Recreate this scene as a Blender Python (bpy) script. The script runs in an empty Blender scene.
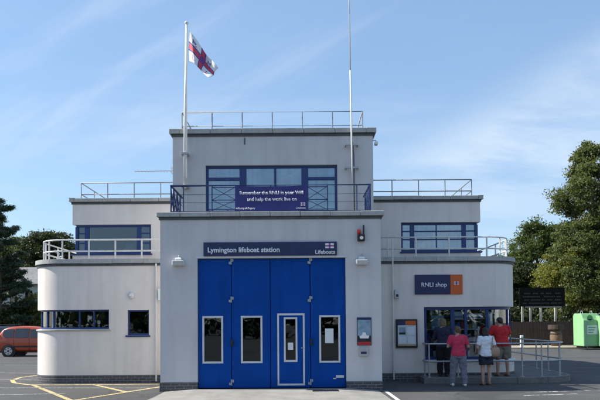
import bpy, bmesh, math, random
import numpy as np
from mathutils import Vector, Matrix

SC = bpy.context.scene
COL = SC.collection
PI = math.pi
rng = random.Random(7)

# ------------------------------------------------------------------ camera
F, CX, CH, CD = 619.0, 0.754, 1.75, 16.0
PITCH, ROLL = math.radians(1.5), math.radians(-0.4)
SHY = (123 - 619 * math.tan(PITCH)) / 600
cam = bpy.data.cameras.new('camera'); cam_o = bpy.data.objects.new('camera', cam); COL.objects.link(cam_o)
cam.sensor_width = 36; cam.lens = F / 600 * 36; cam.shift_y = SHY; cam.clip_end = 2000
RM = Matrix.Rotation(PI / 2 + PITCH, 3, 'X') @ Matrix.Rotation(ROLL, 3, 'Z')
cam_o.matrix_world = Matrix.Translation((CX, -CD, CH)) @ RM.to_4x4()
SC.camera = cam_o


def ray(px, py):
    return RM @ Vector(((px - 300) / F, (200 - py) / F + SHY * 600 / F, -1))


def at(px, py, Y):
    d = ray(px, py); t = (Y + CD) / d.y
    return CX + d.x * t, CH + d.z * t


def gnd(px, py, z=0.0):
    d = ray(px, py); t = (z - CH) / d.z
    return CX + d.x * t, -CD + d.y * t


# ------------------------------------------------------------------ materials
MATS = {}


def principled(name):
    m = bpy.data.materials.new(name); m.use_nodes = True
    nt = m.node_tree
    return m, nt, nt.nodes['Principled BSDF']


def mat(name, col, rough=0.6, var=0.08, scale=6.0, bump=0.0, bscale=60.0, metal=0.0, spec=0.5, streak=0.0, gscale=None, col2=None, streak_scale=(9, 9, .5)):
    if name in MATS: return MATS[name]
    m, nt, b = principled(name)
    N, L = nt.nodes, nt.links
    tc = N.new('ShaderNodeTexCoord')
    n1 = N.new('ShaderNodeTexNoise'); n1.inputs['Scale'].default_value = scale; n1.inputs['Detail'].default_value = 8; n1.inputs['Roughness'].default_value = .65
    L.new(tc.outputs['Object'], n1.inputs['Vector'])
    ramp = N.new('ShaderNodeValToRGB')
    c = Vector(col)
    lo = c * (1 - var * 1.6) if col2 is None else Vector(col2)
    hi = c * (1 + var)
    ramp.color_ramp.elements[0].position = .32; ramp.color_ramp.elements[0].color = (*lo, 1)
    ramp.color_ramp.elements[1].position = .68; ramp.color_ramp.elements[1].color = (*hi, 1)
    L.new(n1.outputs['Fac'], ramp.inputs['Fac'])
    out = ramp.outputs['Color']
    if streak:
        mp = N.new('ShaderNodeMapping'); mp.inputs['Scale'].default_value = streak_scale
        L.new(tc.outputs['Object'], mp.inputs['Vector'])
        n2 = N.new('ShaderNodeTexNoise'); n2.inputs['Scale'].default_value = 1.0; n2.inputs['Detail'].default_value = 5
        L.new(mp.outputs['Vector'], n2.inputs['Vector'])
        r2 = N.new('ShaderNodeValToRGB')
        r2.color_ramp.elements[0].position = .3; r2.color_ramp.elements[0].color = (1 - streak, 1 - streak, 1 - streak * 1.15, 1)
        r2.color_ramp.elements[1].position = .55; r2.color_ramp.elements[1].color = (1, 1, 1, 1)
        L.new(n2.outputs['Fac'], r2.inputs['Fac'])
        mx = N.new('ShaderNodeMix'); mx.data_type = 'RGBA'; mx.blend_type = 'MULTIPLY'; mx.inputs[0].default_value = 1
        L.new(out, mx.inputs[6]); L.new(r2.outputs['Color'], mx.inputs[7]); out = mx.outputs[2]
    L.new(out, b.inputs['Base Color'])
    b.inputs['Roughness'].default_value = rough; b.inputs['Metallic'].default_value = metal
    b.inputs['Specular IOR Level'].default_value = spec
    if bump:
        n3 = N.new('ShaderNodeTexNoise'); n3.inputs['Scale'].default_value = bscale; n3.inputs['Detail'].default_value = 6
        L.new(tc.outputs['Object'], n3.inputs['Vector'])
        bp = N.new('ShaderNodeBump'); bp.inputs['Strength'].default_value = bump; bp.inputs['Distance'].default_value = .01
        L.new(n3.outputs['Fac'], bp.inputs['Height']); L.new(bp.outputs['Normal'], b.inputs['Normal'])
    MATS[name] = m
    return m


def glass_mat(name, tint=(.75, .85, .85), refl=1.0):
    if name in MATS: return MATS[name]
    m = bpy.data.materials.new(name); m.use_nodes = True
    nt = m.node_tree; N, L = nt.nodes, nt.links
    N.remove(N['Principled BSDF']); out = N['Material Output']
    t = N.new('ShaderNodeBsdfTransparent'); t.inputs['Color'].default_value = (*tint, 1)
    g = N.new('ShaderNodeBsdfGlossy'); g.inputs['Roughness'].default_value = .015; g.inputs['Color'].default_value = (.95, .97, 1, 1)
    fr = N.new('ShaderNodeFresnel'); fr.inputs['IOR'].default_value = 1.52
    mu = N.new('ShaderNodeMath'); mu.operation = 'MULTIPLY'; mu.inputs[1].default_value = 1.8 * refl; mu.use_clamp = True
    tc = N.new('ShaderNodeTexCoord'); nz = N.new('ShaderNodeTexNoise'); nz.inputs['Scale'].default_value = 1.6
    bp = N.new('ShaderNodeBump'); bp.inputs['Strength'].default_value = .05; bp.inputs['Distance'].default_value = .05
    L.new(tc.outputs['Object'], nz.inputs['Vector']); L.new(nz.outputs['Fac'], bp.inputs['Height']); L.new(bp.outputs['Normal'], g.inputs['Normal'])
    L.new(fr.outputs['Fac'], mu.inputs[0])
    mx = N.new('ShaderNodeMixShader')
    L.new(mu.outputs[0], mx.inputs[0]); L.new(t.outputs[0], mx.inputs[1]); L.new(g.outputs[0], mx.inputs[2]); L.new(mx.outputs[0], out.inputs['Surface'])
    MATS[name] = m
    return m


def leaf_mat(name, cols, trans=.3, rough=.5):
    if name in MATS: return MATS[name]
    m, nt, b = principled(name); N, L = nt.nodes, nt.links
    g = N.new('ShaderNodeNewGeometry')
    ramp = N.new('ShaderNodeValToRGB')
    el = ramp.color_ramp.elements
    while len(el) < len(cols): el.new(.5)
    for i, c in enumerate(cols):
        el[i].position = i / (len(cols) - 1); el[i].color = (*c, 1)
    L.new(g.outputs['Random Per Island'], ramp.inputs['Fac'])
    L.new(ramp.outputs['Color'], b.inputs['Base Color'])
    b.inputs['Roughness'].default_value = rough; b.inputs['Specular IOR Level'].default_value = .35
    t = N.new('ShaderNodeBsdfTranslucent')
    mc = N.new('ShaderNodeMix'); mc.data_type = 'RGBA'; mc.blend_type = 'MULTIPLY'; mc.inputs[0].default_value = 1
    L.new(ramp.outputs['Color'], mc.inputs[6]); mc.inputs[7].default_value = (1.5, 1.5, .7, 1)
    L.new(mc.outputs[2], t.inputs['Color'])
    mx = N.new('ShaderNodeMixShader'); mx.inputs[0].default_value = trans
    L.new(b.outputs[0], mx.inputs[1]); L.new(t.outputs[0], mx.inputs[2]); L.new(mx.outputs[0], N['Material Output'].inputs['Surface'])
    MATS[name] = m
    return m


def brick_mat(name, c1, c2, mortar, bw=.225, bh=.075):
    m, nt, b = principled(name); N, L = nt.nodes, nt.links
    uv = N.new('ShaderNodeUVMap')
    br = N.new('ShaderNodeTexBrick')
    br.inputs['Scale'].default_value = 1; br.inputs['Brick Width'].default_value = bw; br.inputs['Row Height'].default_value = bh
    br.inputs['Mortar Size'].default_value = .008; br.inputs['Color1'].default_value = (*c1, 1); br.inputs['Color2'].default_value = (*c2, 1); br.inputs['Mortar'].default_value = (*mortar, 1)
    L.new(uv.outputs['UV'], br.inputs['Vector']); L.new(br.outputs['Color'], b.inputs['Base Color'])
    bp = N.new('ShaderNodeBump'); bp.inputs['Strength'].default_value = .6; bp.inputs['Distance'].default_value = .01; bp.invert = True
    L.new(br.outputs['Fac'], bp.inputs['Height']); L.new(bp.outputs['Normal'], b.inputs['Normal'])
    b.inputs['Roughness'].default_value = .75
    MATS[name] = m
    return m


def render_mat(name, col):
    m = mat(name, col, .85, .04, 1.1, .3, 90, streak=.09, streak_scale=(4.2, 4.2, .3)); nt = m.node_tree; N, L = nt.nodes, nt.links
    b = N['Principled BSDF']; src = b.inputs['Base Color'].links[0].from_socket
    tc = N.new('ShaderNodeTexCoord')
    def fac(vec_scale, sc, det, lo, hi, dist=0):
        mp = N.new('ShaderNodeMapping'); mp.inputs['Scale'].default_value = vec_scale; L.new(tc.outputs['Object'], mp.inputs['Vector'])
        n = N.new('ShaderNodeTexNoise'); n.inputs['Scale'].default_value = sc; n.inputs['Detail'].default_value = det; n.inputs['Distortion'].default_value = dist; L.new(mp.outputs[0], n.inputs['Vector'])
        r = N.new('ShaderNodeMapRange'); r.inputs[1].default_value = lo; r.inputs[2].default_value = hi; L.new(n.outputs['Fac'], r.inputs[0]); return r.outputs[0]
    def mul(a, f): n = N.new('ShaderNodeMath'); n.operation = 'MULTIPLY'; L.new(a, n.inputs[0]); (L.new(f, n.inputs[1]) if not isinstance(f, float) else setattr(n.inputs[1], 'default_value', f)); return n.outputs[0]
    def mix(c, f, colr):
        x = N.new('ShaderNodeMix'); x.data_type = 'RGBA'; L.new(f, x.inputs[0]); L.new(c, x.inputs[6]); x.inputs[7].default_value = (*colr, 1); return x.outputs[2]
    c = Vector(col)
    # narrow run-off drips, repainted patches, hairline cracks
    out = mix(src, mul(mul(fac((13, 13, .22), 1, 4, .60, .72), fac((1, 1, 1), .9, 3, .45, .62)), .24), c * .62)
    out = mix(out, mul(fac((1, 1, 1.3), .8, 2, .60, .66, .4), .22), c * 1.07)
    vo = N.new('ShaderNodeTexVoronoi'); vo.feature = 'DISTANCE_TO_EDGE'; vo.inputs['Scale'].default_value = .55
    wr = N.new('ShaderNodeTexNoise'); wr.inputs['Scale'].default_value = 2.2; wr.inputs['Detail'].default_value = 6; L.new(tc.outputs['Object'], wr.inputs['Vector'])
    ad = N.new('ShaderNodeVectorMath'); ad.operation = 'MULTIPLY_ADD'; ad.inputs[1].default_value = (.6, .6, .6); L.new(wr.outputs['Color'], ad.inputs[0]); L.new(tc.outputs['Object'], ad.inputs[2]); L.new(ad.outputs[0], vo.inputs['Vector'])
    cr = N.new('ShaderNodeMapRange'); cr.inputs[1].default_value = .0; cr.inputs[2].default_value = .006; cr.inputs[3].default_value = 1; cr.inputs[4].default_value = 0; L.new(vo.outputs['Distance'], cr.inputs[0])
    out = mix(out, mul(mul(cr.outputs[0], fac((1, 1, 1), .5, 3, .54, .64)), .18), c * .5)
    L.new(out, b.inputs['Base Color'])
    return m


M_wallw = render_mat('bounce_lit_render', (.77, .70, .645))  # same paint as the front block, warm bounced light put into the colour
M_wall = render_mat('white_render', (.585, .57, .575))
M_wallin = mat('interior_plaster', (.35, .35, .34), .9, .05)
M_cop = mat('coping_stone', (.42, .42, .405), .85, .08, 5, .35, 50, streak=.14, streak_scale=(14, 14, 1.5))
M_dkgrey = mat('dark_grey', (.07, .08, .09), .6, .2, 6)
M_roof = mat('roof_felt', (.18, .18, .18), .9, .12, 3)
M_blue = mat('blue_frame_paint', (.010, .035, .155), .4, .08, 4)
M_door = mat('blue_door_paint', (.004, .060, .305), .55, .07, 1.2, .12, 25, streak=.11, streak_scale=(5, 5, .4), spec=.07)
M_navy = mat('navy_sign', (.010, .018, .085), .4, .05, 3)
M_banner = mat('banner_vinyl', (.024, .026, .17), .45, .06, 3)
M_orange = mat('orange_sign', (.62, .11, .015), .45, .06, 4)
M_rgalv = mat('dull_galvanised', (.27, .28, .29), .6, .14, 14, metal=.3)
M_white = mat('white_paint', (.78, .78, .76), .5, .04, 5)
M_letter = mat('white_letters', (.75, .76, .8), .5, .02, 5)
M_greyfr = mat('grey_door_trim', (.60, .61, .64), .5, .06, 6)
M_galv = mat('galvanised_steel', (.42, .43, .44), .45, .14, 14, metal=.55)
M_railw = mat('white_rail_paint', (.66, .66, .64), .45, .1, 12)
M_black = mat('black_plastic', (.012, .012, .014), .45, .1, 6)
M_dark = mat('interior_shade', (.05, .047, .045), .8, .2, 3)  # darkness of the rooms put into the colour
M_blind = mat('pale_blind', (.58, .70, .80), .8, .16, 2.2, streak=.22, streak_scale=(11, 11, .2))
M_steel = mat('stainless_steel', (.5, .5, .52), .35, .06, 8, metal=.8)
M_conc = mat('apron_concrete', (.26, .25, .225), .9, .12, 1.6, .4, 40, streak=.12, streak_scale=(2.2, .5, 1))
M_pave = mat('pavement_concrete', (.12, .12, .12), .9, .15, 2.5, .4, 40)
M_kerb = mat('kerb_stone', (.17, .165, .155), .9, .15, 5, .3, 40)
M_glass = glass_mat('window_glass', (.86, .93, .97), 1.7)
M_glassd = glass_mat('dark_window_glass', (.5, .55, .56), .95)
M_glasst = glass_mat('teal_window_glass', (.55, .75, .80), 1.6)
M_plinth = brick_mat('dark_plinth_brick', (.085, .08, .085), (.055, .055, .065), (.20, .19, .18))
M_skin = mat('skin', (.47, .27, .19), .5, .06, 20)
M_red_l = mat('red_lens', (.55, .02, .015), .25, .05)


# ------------------------------------------------------------------ mesh building
class MB:
    def __init__(s): s.v = []; s.f = []; s.mi = []; s.smooth = False

    def poly(s, pts, mi=0):
        n = len(s.v); s.v += [tuple(p) for p in pts]; s.f.append(tuple(range(n, n + len(pts)))); s.mi.append(mi)

    def box(s, x0, x1, y0, y1, z0, z1, mi=0):
        n = len(s.v)
        s.v += [(x, y, z) for z in (z0, z1) for y in (y0, y1) for x in (x0, x1)]
        for q in ((0, 2, 3, 1), (4, 5, 7, 6), (0, 1, 5, 4), (2, 6, 7, 3), (0, 4, 6, 2), (1, 3, 7, 5)):
            s.f.append(tuple(n + i for i in q)); s.mi.append(mi)
        return s

    def prism(s, pts, z0, z1):
        n = len(s.v); k = len(pts)
        s.v += [(p[0], p[1], z0) for p in pts] + [(p[0], p[1], z1) for p in pts]
        s.f.append(tuple(n + i for i in reversed(range(k)))); s.f.append(tuple(n + k + i for i in range(k)))
        for i in range(k):
            j = (i + 1) % k; s.f.append((n + i, n + j, n + k + j, n + k + i))
        s.mi += [0] * (k + 2)
        return s

    def rings(s, rs, cap=True, mi=0):
        n0 = len(s.v); k = len(rs[0])
        for r in rs: s.v += [tuple(p) for p in r]
        for a in range(len(rs) - 1):
            for i in range(k):
                j = (i + 1) % k
                s.f.append((n0 + a * k + i, n0 + a * k + j, n0 + (a + 1) * k + j, n0 + (a + 1) * k + i)); s.mi.append(mi)
        if cap:
            s.f.append(tuple(n0 + i for i in reversed(range(k)))); s.mi.append(mi)
            s.f.append(tuple(n0 + (len(rs) - 1) * k + i for i in range(k))); s.mi.append(mi)
        return s

    def tube(s, pts, r, n=8, mi=0, squash=None):
        pts = [Vector(p) for p in pts]
        rr = r if isinstance(r, (list, tuple)) else [r] * len(pts)
        ref = None; rs = []
        for i, p in enumerate(pts):
            d = ((pts[i] - pts[i - 1]).normalized() if i > 0 else Vector()) + ((pts[i + 1] - pts[i]).normalized() if i < len(pts) - 1 else Vector())
            d = d.normalized() if d.length > 1e-6 else Vector((0, 0, 1))
            if ref is None: ref = Vector((1, 0, 0)) if abs(d.x) < .8 else Vector((0, 1, 0))
            u = (ref - d * ref.dot(d)).normalized(); w = d.cross(u); ref = u
            rs.append([p + (u * math.cos(2 * PI * k / n) + w * math.sin(2 * PI * k / n)) * rr[i] for k in range(n)])
        return s.rings(rs, mi=mi)

    def ellipsoid(s, c, r, n=12, m=8):
        rs = []
        for a in range(m + 1):
            t = PI * (a + .02) / (m + .04) if 0 < a < m else (.02 if a == 0 else PI - .02)
            rs.append([(c[0] + r[0] * math.sin(t) * math.cos(2 * PI * k / n), c[1] + r[1] * math.sin(t) * math.sin(2 * PI * k / n), c[2] - r[2] * math.cos(t)) for k in range(n)])
        return s.rings(rs)

    def cyl(s, c0, c1, r, n=16, mi=0): return s.tube([c0, c1], r, n, mi)

    def build(s, name, m, parent=None, bevel=0, smooth=None, seg=2, uvbox=False):
        me = bpy.data.meshes.new(name)
        v = s.v
        if parent is not None:
            off = Vector(); p = parent
            while p is not None: off += p.location; p = p.parent
            v = [(a - off.x, b - off.y, c - off.z) for a, b, c in v]
        me.from_pydata(v, [], s.f)
        for mm in (m if isinstance(m, (list, tuple)) else [m]): me.materials.append(mm)
        if any(s.mi): me.polygons.foreach_set('material_index', s.mi)
        bm = bmesh.new(); bm.from_mesh(me); bmesh.ops.recalc_face_normals(bm, faces=bm.faces); bm.to_mesh(me); bm.free()
        if uvbox:
            uvl = me.uv_layers.new(name='UVMap')
            for p in me.polygons:
                nrm = p.normal
                for li in p.loop_indices:
                    co = me.vertices[me.loops[li].vertex_index].co
                    if abs(nrm.z) > .7: uvl.data[li].uv = (co.x, co.y)
                    else:
                        # run along the wall: project on the horizontal tangent
                        t = Vector((-nrm.y, nrm.x))
                        uvl.data[li].uv = (co.x * t.x + co.y * t.y, co.z)
        if (s.smooth if smooth is None else smooth): me.polygons.foreach_set('use_smooth', [True] * len(me.polygons))
        o = bpy.data.objects.new(name, me); COL.objects.link(o)
        if parent is not None: o.parent = parent
        if bevel:
            b = o.modifiers.new('bevel', 'BEVEL'); b.width = bevel; b.segments = seg; b.limit_method = 'ANGLE'; b.angle_limit = .7
        return o


def thing(name, label, cat, loc=(0, 0, 0), group=None):
    o = bpy.data.objects.new(name, None); COL.objects.link(o); o.location = loc; o.empty_display_size = .2
    return tag(o, label, cat, group)


def tag(o, label, cat, group=None):
    o['label'] = label; o['category'] = cat
    if group: o['group'] = group
    return o


def struct(o, kind='structure'):
    o['kind'] = kind
    return o


def copy_tree(o, parent=None):
    c = o.copy(); COL.objects.link(c); c.parent = parent
    for ch in list(o.children): copy_tree(ch, c)
    return c


class Path:
    """plan polyline walked with the outside on the right hand"""
    def __init__(s, pts):
        s.p = [Vector(p) for p in pts]; s.s = [0]
        for a, b in zip(s.p, s.p[1:]): s.s.append(s.s[-1] + (b - a).length)
        s.n = [Vector(((b - a).y, -(b - a).x)).normalized() for a, b in zip(s.p, s.p[1:])]
        s.m = []
        for i in range(len(s.p)):
            a = s.n[max(0, i - 1)]; b = s.n[min(len(s.n) - 1, i)]
            h = (a + b); h = h / h.length; s.m.append(h / max(.3, h.dot(a)))

    @property
    def L(s): return s.s[-1]

    def sample(s, t):
        for i, q in enumerate(s.s):
            if abs(q - t) < 1e-5: return s.p[i], s.m[i]
        for i in range(len(s.n)):
            if s.s[i] < t < s.s[i + 1]:
                k = (t - s.s[i]) / (s.s[i + 1] - s.s[i]); return s.p[i].lerp(s.p[i + 1], k), s.n[i]
        return (s.p[0], s.m[0]) if t <= 0 else (s.p[-1], s.m[-1])

    def sub(s, a, b):
        ts = [a] + [q for q in s.s if a + 1e-4 < q < b - 1e-4] + [b]
        return [s.sample(t) for t in ts]

    def at(s, t, d=0):
        p, m = s.sample(t); return p + m * d

    def off(s, d): return Path([p + m * d for p, m in zip(s.p, s.m)])


def sweep(mb, sm, d0, d1, z0, z1, mi=0):
    rs = []
    for p, m in sm:
        a = p + m * d0; b = p + m * d1
        rs.append([(a.x, a.y, z0), (b.x, b.y, z0), (b.x, b.y, z1), (a.x, a.y, z1)])
    mb.rings(rs, mi=mi)


def wall_mesh(mb, path, z0, z1, ops, thick=.28):
    ts = sorted(set([0, path.L] + path.s + [o[0] for o in ops] + [o[1] for o in ops]))
    ts = [t for i, t in enumerate(ts) if i == 0 or t - ts[i - 1] > 1e-4]
    zs = sorted(set([z0, z1] + [o[2] for o in ops] + [o[3] for o in ops]))
    n0 = len(mb.v); nz = len(zs)
    for t in ts:
        p, m = path.sample(t)
        for z in zs:
            q = p - m * thick
            mb.v.append((p.x, p.y, z)); mb.v.append((q.x, q.y, z))
    V = lambda i, j, k: n0 + (i * nz + j) * 2 + k

    def solid(i, j):
        if i < 0 or j < 0 or i >= len(ts) - 1 or j >= nz - 1: return False
        tm = (ts[i] + ts[i + 1]) / 2; zm = (zs[j] + zs[j + 1]) / 2
        return not any(o[0] < tm < o[1] and o[2] < zm < o[3] for o in ops)
    def q(*a): mb.f.append(a); mb.mi.append(0)
    for i in range(len(ts) - 1):
        for j in range(nz - 1):
            if not solid(i, j): continue
            q(V(i, j, 0), V(i + 1, j, 0), V(i + 1, j + 1, 0), V(i, j + 1, 0))
            q(V(i, j, 1), V(i, j + 1, 1), V(i + 1, j + 1, 1), V(i + 1, j, 1))
            if not solid(i - 1, j): q(V(i, j, 0), V(i, j + 1, 0), V(i, j + 1, 1), V(i, j, 1))
            if not solid(i + 1, j): q(V(i + 1, j, 0), V(i + 1, j, 1), V(i + 1, j + 1, 1), V(i + 1, j + 1, 0))
            if not solid(i, j - 1): q(V(i, j, 0), V(i, j, 1), V(i + 1, j, 1), V(i + 1, j, 0))
            if not solid(i, j + 1): q(V(i, j + 1, 0), V(i + 1, j + 1, 0), V(i + 1, j + 1, 1), V(i, j + 1, 1))


def text_mesh(body, x0, x1, zc, Y, m, parent, h=None, bold=.02, name='lettering', thick=.004, normal_y=-1):
    c = bpy.data.curves.new('t', 'FONT'); c.body = body; c.size = 1; c.extrude = .0; c.offset = bold; c.align_x = 'LEFT'; c.resolution_u = 3
    o = bpy.data.objects.new('t', c); COL.objects.link(o)
    dg = bpy.context.evaluated_depsgraph_get()
    me = bpy.data.meshes.new_from_object(o.evaluated_get(dg)); bpy.data.objects.remove(o)
    xs = [v.co.x for v in me.vertices]; ys = [v.co.y for v in me.vertices]
    a, b = min(xs), max(xs); sx = (x1 - x0) / (b - a); sz = sx if h is None else h / (max(ys) - min(ys)); yc = 0.36
    off = Vector(); p = parent
    while p is not None: off += p.location; p = p.parent
    bm = bmesh.new(); bm.from_mesh(me)
    r = bmesh.ops.extrude_face_region(bm, geom=bm.faces[:])
    top = [g for g in r['geom'] if isinstance(g, bmesh.types.BMVert)]
    for v in top: v.co.z += 1
    for v in bm.verts:
        v.co = Vector((x0 + (v.co.x - a) * sx, Y - (thick if v.co.z > .5 else 0), zc + (v.co.y - yc) * sz)) - off
    bmesh.ops.recalc_face_normals(bm, faces=bm.faces)
    bm.to_mesh(me); bm.free()
    me.name = name; me.materials.clear(); me.materials.append(m)
    o = bpy.data.objects.new(name, me); COL.objects.link(o); o.parent = parent
    return o


# ================================================================== GROUND
def ground_material():
    m, nt, b = principled('asphalt'); N, L = nt.nodes, nt.links
    tc = N.new('ShaderNodeTexCoord')
    def noise(sc, det=6, ro=.6):
        n = N.new('ShaderNodeTexNoise'); n.inputs['Scale'].default_value = sc; n.inputs['Detail'].default_value = det; n.inputs['Roughness'].default_value = ro
        L.new(tc.outputs['Object'], n.inputs['Vector']); return n
    a = noise(.35, 6); c = noise(38, 4, .8)
    r = N.new('ShaderNodeValToRGB'); r.color_ramp.elements[0].position = .3; r.color_ramp.elements[0].color = (.060, .059, .058, 1)
    r.color_ramp.elements[1].position = .7; r.color_ramp.elements[1].color = (.092, .090, .088, 1)
    L.new(a.outputs['Fac'], r.inputs['Fac'])
    r2 = N.new('ShaderNodeValToRGB'); r2.color_ramp.elements[0].position = .3; r2.color_ramp.elements[0].color = (.6, .6, .6, 1)
    r2.color_ramp.elements[1].position = .7; r2.color_ramp.elements[1].color = (1.25, 1.25, 1.25, 1)
    L.new(c.outputs['Fac'], r2.inputs['Fac'])
    mx = N.new('ShaderNodeMix'); mx.data_type = 'RGBA'; mx.blend_type = 'MULTIPLY'; mx.inputs[0].default_value = 1
    L.new(r.outputs['Color'], mx.inputs[6]); L.new(r2.outputs['Color'], mx.inputs[7])
    # oil stains
    s = noise(1.1, 3); rs = N.new('ShaderNodeValToRGB'); rs.color_ramp.elements[0].position = .28; rs.color_ramp.elements[0].color = (.55, .55, .55, 1); rs.color_ramp.elements[1].position = .36; rs.color_ramp.elements[1].color = (1, 1, 1, 1)
    L.new(s.outputs['Fac'], rs.inputs['Fac'])
    mx2 = N.new('ShaderNodeMix'); mx2.data_type = 'RGBA'; mx2.blend_type = 'MULTIPLY'; mx2.inputs[0].default_value = 1
    L.new(mx.outputs[2], mx2.inputs[6]); L.new(rs.outputs['Color'], mx2.inputs[7])
    out = mx2.outputs[2]
    def mapped(scale, rot, sc, det, lo, hi, dist=0):
        mp = N.new('ShaderNodeMapping'); mp.inputs['Scale'].default_value = scale; mp.inputs['Rotation'].default_value = (0, 0, rot); L.new(tc.outputs['Object'], mp.inputs['Vector'])
        n = N.new('ShaderNodeTexNoise'); n.inputs['Scale'].default_value = sc; n.inputs['Detail'].default_value = det; n.inputs['Distortion'].default_value = dist; L.new(mp.outputs[0], n.inputs['Vector'])
        rr_ = N.new('ShaderNodeMapRange'); rr_.inputs[1].default_value = lo; rr_.inputs[2].default_value = hi; L.new(n.outputs['Fac'], rr_.inputs[0]); return rr_.outputs[0]
    def over(c, f, amt, colr):
        k = N.new('ShaderNodeMath'); k.operation = 'MULTIPLY'; k.inputs[1].default_value = amt; L.new(f, k.inputs[0])
        x = N.new('ShaderNodeMix'); x.data_type = 'RGBA'; L.new(k.outputs[0], x.inputs[0]); L.new(c, x.inputs[6]); x.inputs[7].default_value = (*colr, 1); return x.outputs[2]
    out = over(out, mapped((.12, 2.2, 1), .1, 1, 4, .55, .70), .55, (.115, .112, .106))     # pale worn wheel tracks along the bays
    out = over(out, mapped((.10, 1.4, 1), -.05, 1.3, 5, .58, .70), .45, (.030, .030, .031))  # dark tyre smears
    out = over(out, mapped((1, 1, 1), 0, .28, 2, .62, .635, .3), .40, (.036, .036, .037))   # tar patches
    vo = N.new('ShaderNodeTexVoronoi'); vo.feature = 'DISTANCE_TO_EDGE'; vo.inputs['Scale'].default_value = .33
    wr = noise(1.5, 5); ad = N.new('ShaderNodeVectorMath'); ad.operation = 'MULTIPLY_ADD'; ad.inputs[1].default_value = (.9, .9, 0); L.new(wr.outputs['Color'], ad.inputs[0]); L.new(tc.outputs['Object'], ad.inputs[2]); L.new(ad.outputs[0], vo.inputs['Vector'])
    cr = N.new('ShaderNodeMapRange'); cr.inputs[1].default_value = .0; cr.inputs[2].default_value = .008; cr.inputs[3].default_value = 1; cr.inputs[4].default_value = 0; L.new(vo.outputs['Distance'], cr.inputs[0])
    out = over(out, cr.outputs[0], .7, (.02, .02, .02))
    L.new(out, b.inputs['Base Color']); b.inputs['Roughness'].default_value = .85; b.inputs['Specular IOR Level'].default_value = .3
    bp = N.new('ShaderNodeBump'); bp.inputs['Strength'].default_value = .5; bp.inputs['Distance'].default_value = .01
    L.new(c.outputs['Fac'], bp.inputs['Height']); L.new(bp.outputs['Normal'], b.inputs['Normal'])
    return m


g = MB(); S = 600
g.poly([(-S, -S, 0), (S, -S, 0), (S, S, 0), (-S, S, 0)])
struct(g.build('ground', ground_material()))
# grass verges beyond the car park
M_grass = mat('rough_grass', (.10, .105, .04), .95, .3, 3, .6, 30, col2=(.05, .07, .022))
v = MB(); v.prism([(-90, 28), (-9, 28), (-9, 70), (-90, 70)], -.05, .06); struct(v.build('verge', M_grass))
M_gravel = mat('dry_gravel', (.33, .29, .22), .95, .2, 4, .6, 30)
v = MB(); v.prism([(9.5, 23.8), (40, 21.0), (60, 21.5), (60, 70), (9.5, 70)], -.05, .09); struct(v.build('verge', M_gravel))


def worn(name, col, amount, scale=9):
    m, nt, b = principled(name); N, L = nt.nodes, nt.links
    tc = N.new('ShaderNodeTexCoord'); n = N.new('ShaderNodeTexNoise'); n.inputs['Scale'].default_value = scale; n.inputs['Detail'].default_value = 8; n.inputs['Roughness'].default_value = .75
    L.new(tc.outputs['Object'], n.inputs['Vector'])
    r = N.new('ShaderNodeValToRGB'); r.color_ramp.elements[0].position = amount - .06; r.color_ramp.elements[0].color = (0, 0, 0, 1); r.color_ramp.elements[1].position = amount + .06; r.color_ramp.elements[1].color = (1, 1, 1, 1)
    L.new(n.outputs['Fac'], r.inputs['Fac']); L.new(r.outputs['Color'], b.inputs['Alpha'])
    b.inputs['Base Color'].default_value = (*col, 1); b.inputs['Roughness'].default_value = .8
    return m


def lines(name, segs, m, z=.004):
    mb = MB()
    k = 0
    for pts, w in segs:
        P = Path([Vector(p) for p in pts]); zz = z + k * .0008; k += 1
        sm = P.sub(0, P.L)
        for (p, mm), (q, mn) in zip(sm, sm[1:]):
            a, b, c, d = p - mm * w / 2, p + mm * w / 2, q + mn * w / 2, q - mn * w / 2
            mb.poly([(a.x, a.y, zz), (b.x, b.y, zz), (c.x, c.y, zz), (d.x, d.y, zz)])
    return struct(mb.build(name, m))


yb = [(-7.9, 5.9), (-8.35, 5.35), (-8.55, 4.6), (-8.35, 3.6), (-7.9, 2.75), (-7.2, 2.12), (-6.5, 2.02), (-2.95, 2.02)]
lines('road_marking', [(yb, .13), ([(-7.0, 2.0), (-4.6, -1.6), (-3.6, -3.2)], .13), ([(-5.2, 1.95), (-3.72, -.05)], .13), ([(-2.98, 1.55), (-3.72, -.05), (-5.3, -3.6)], .13)],
      worn('worn_yellow_paint', (.48, .39, .19), .43))
lines('road_marking', [([(-16, 5.5), (-7.6, 3.6)], .13), ([(-14, 1.9), (-6.6, 1.2), (-2.9, .9)], .13), ([(-14, -1.2), (-5.2, -.3)], .13), ([(-20, 8.5), (-8.6, 6.3)], .13), ([(-12, -4.0), (-4.1, -1.75)], .08), ([(-24, 13), (-9.5, 10.6)], .13)],
      worn('worn_white_paint', (.27, .27, .265), .46))
lines('road_marking', [([(2.92, -.22), (2.98, -5)], .1)], worn('white_road_paint', (.6, .6, .58), .40))
sp = []
lines('road_marking', [([(6.3, -.75), (8.6, -.25)], .09), ([(6.0, -1.4), (7.4, -1.1)], .09), ([(12.5, 5.5), (18.0, 8.2)], .1), ([(16, 12), (23, 15)], .1)], worn('patchy_white_paint', (.45, .45, .44), .50, 5))

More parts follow.
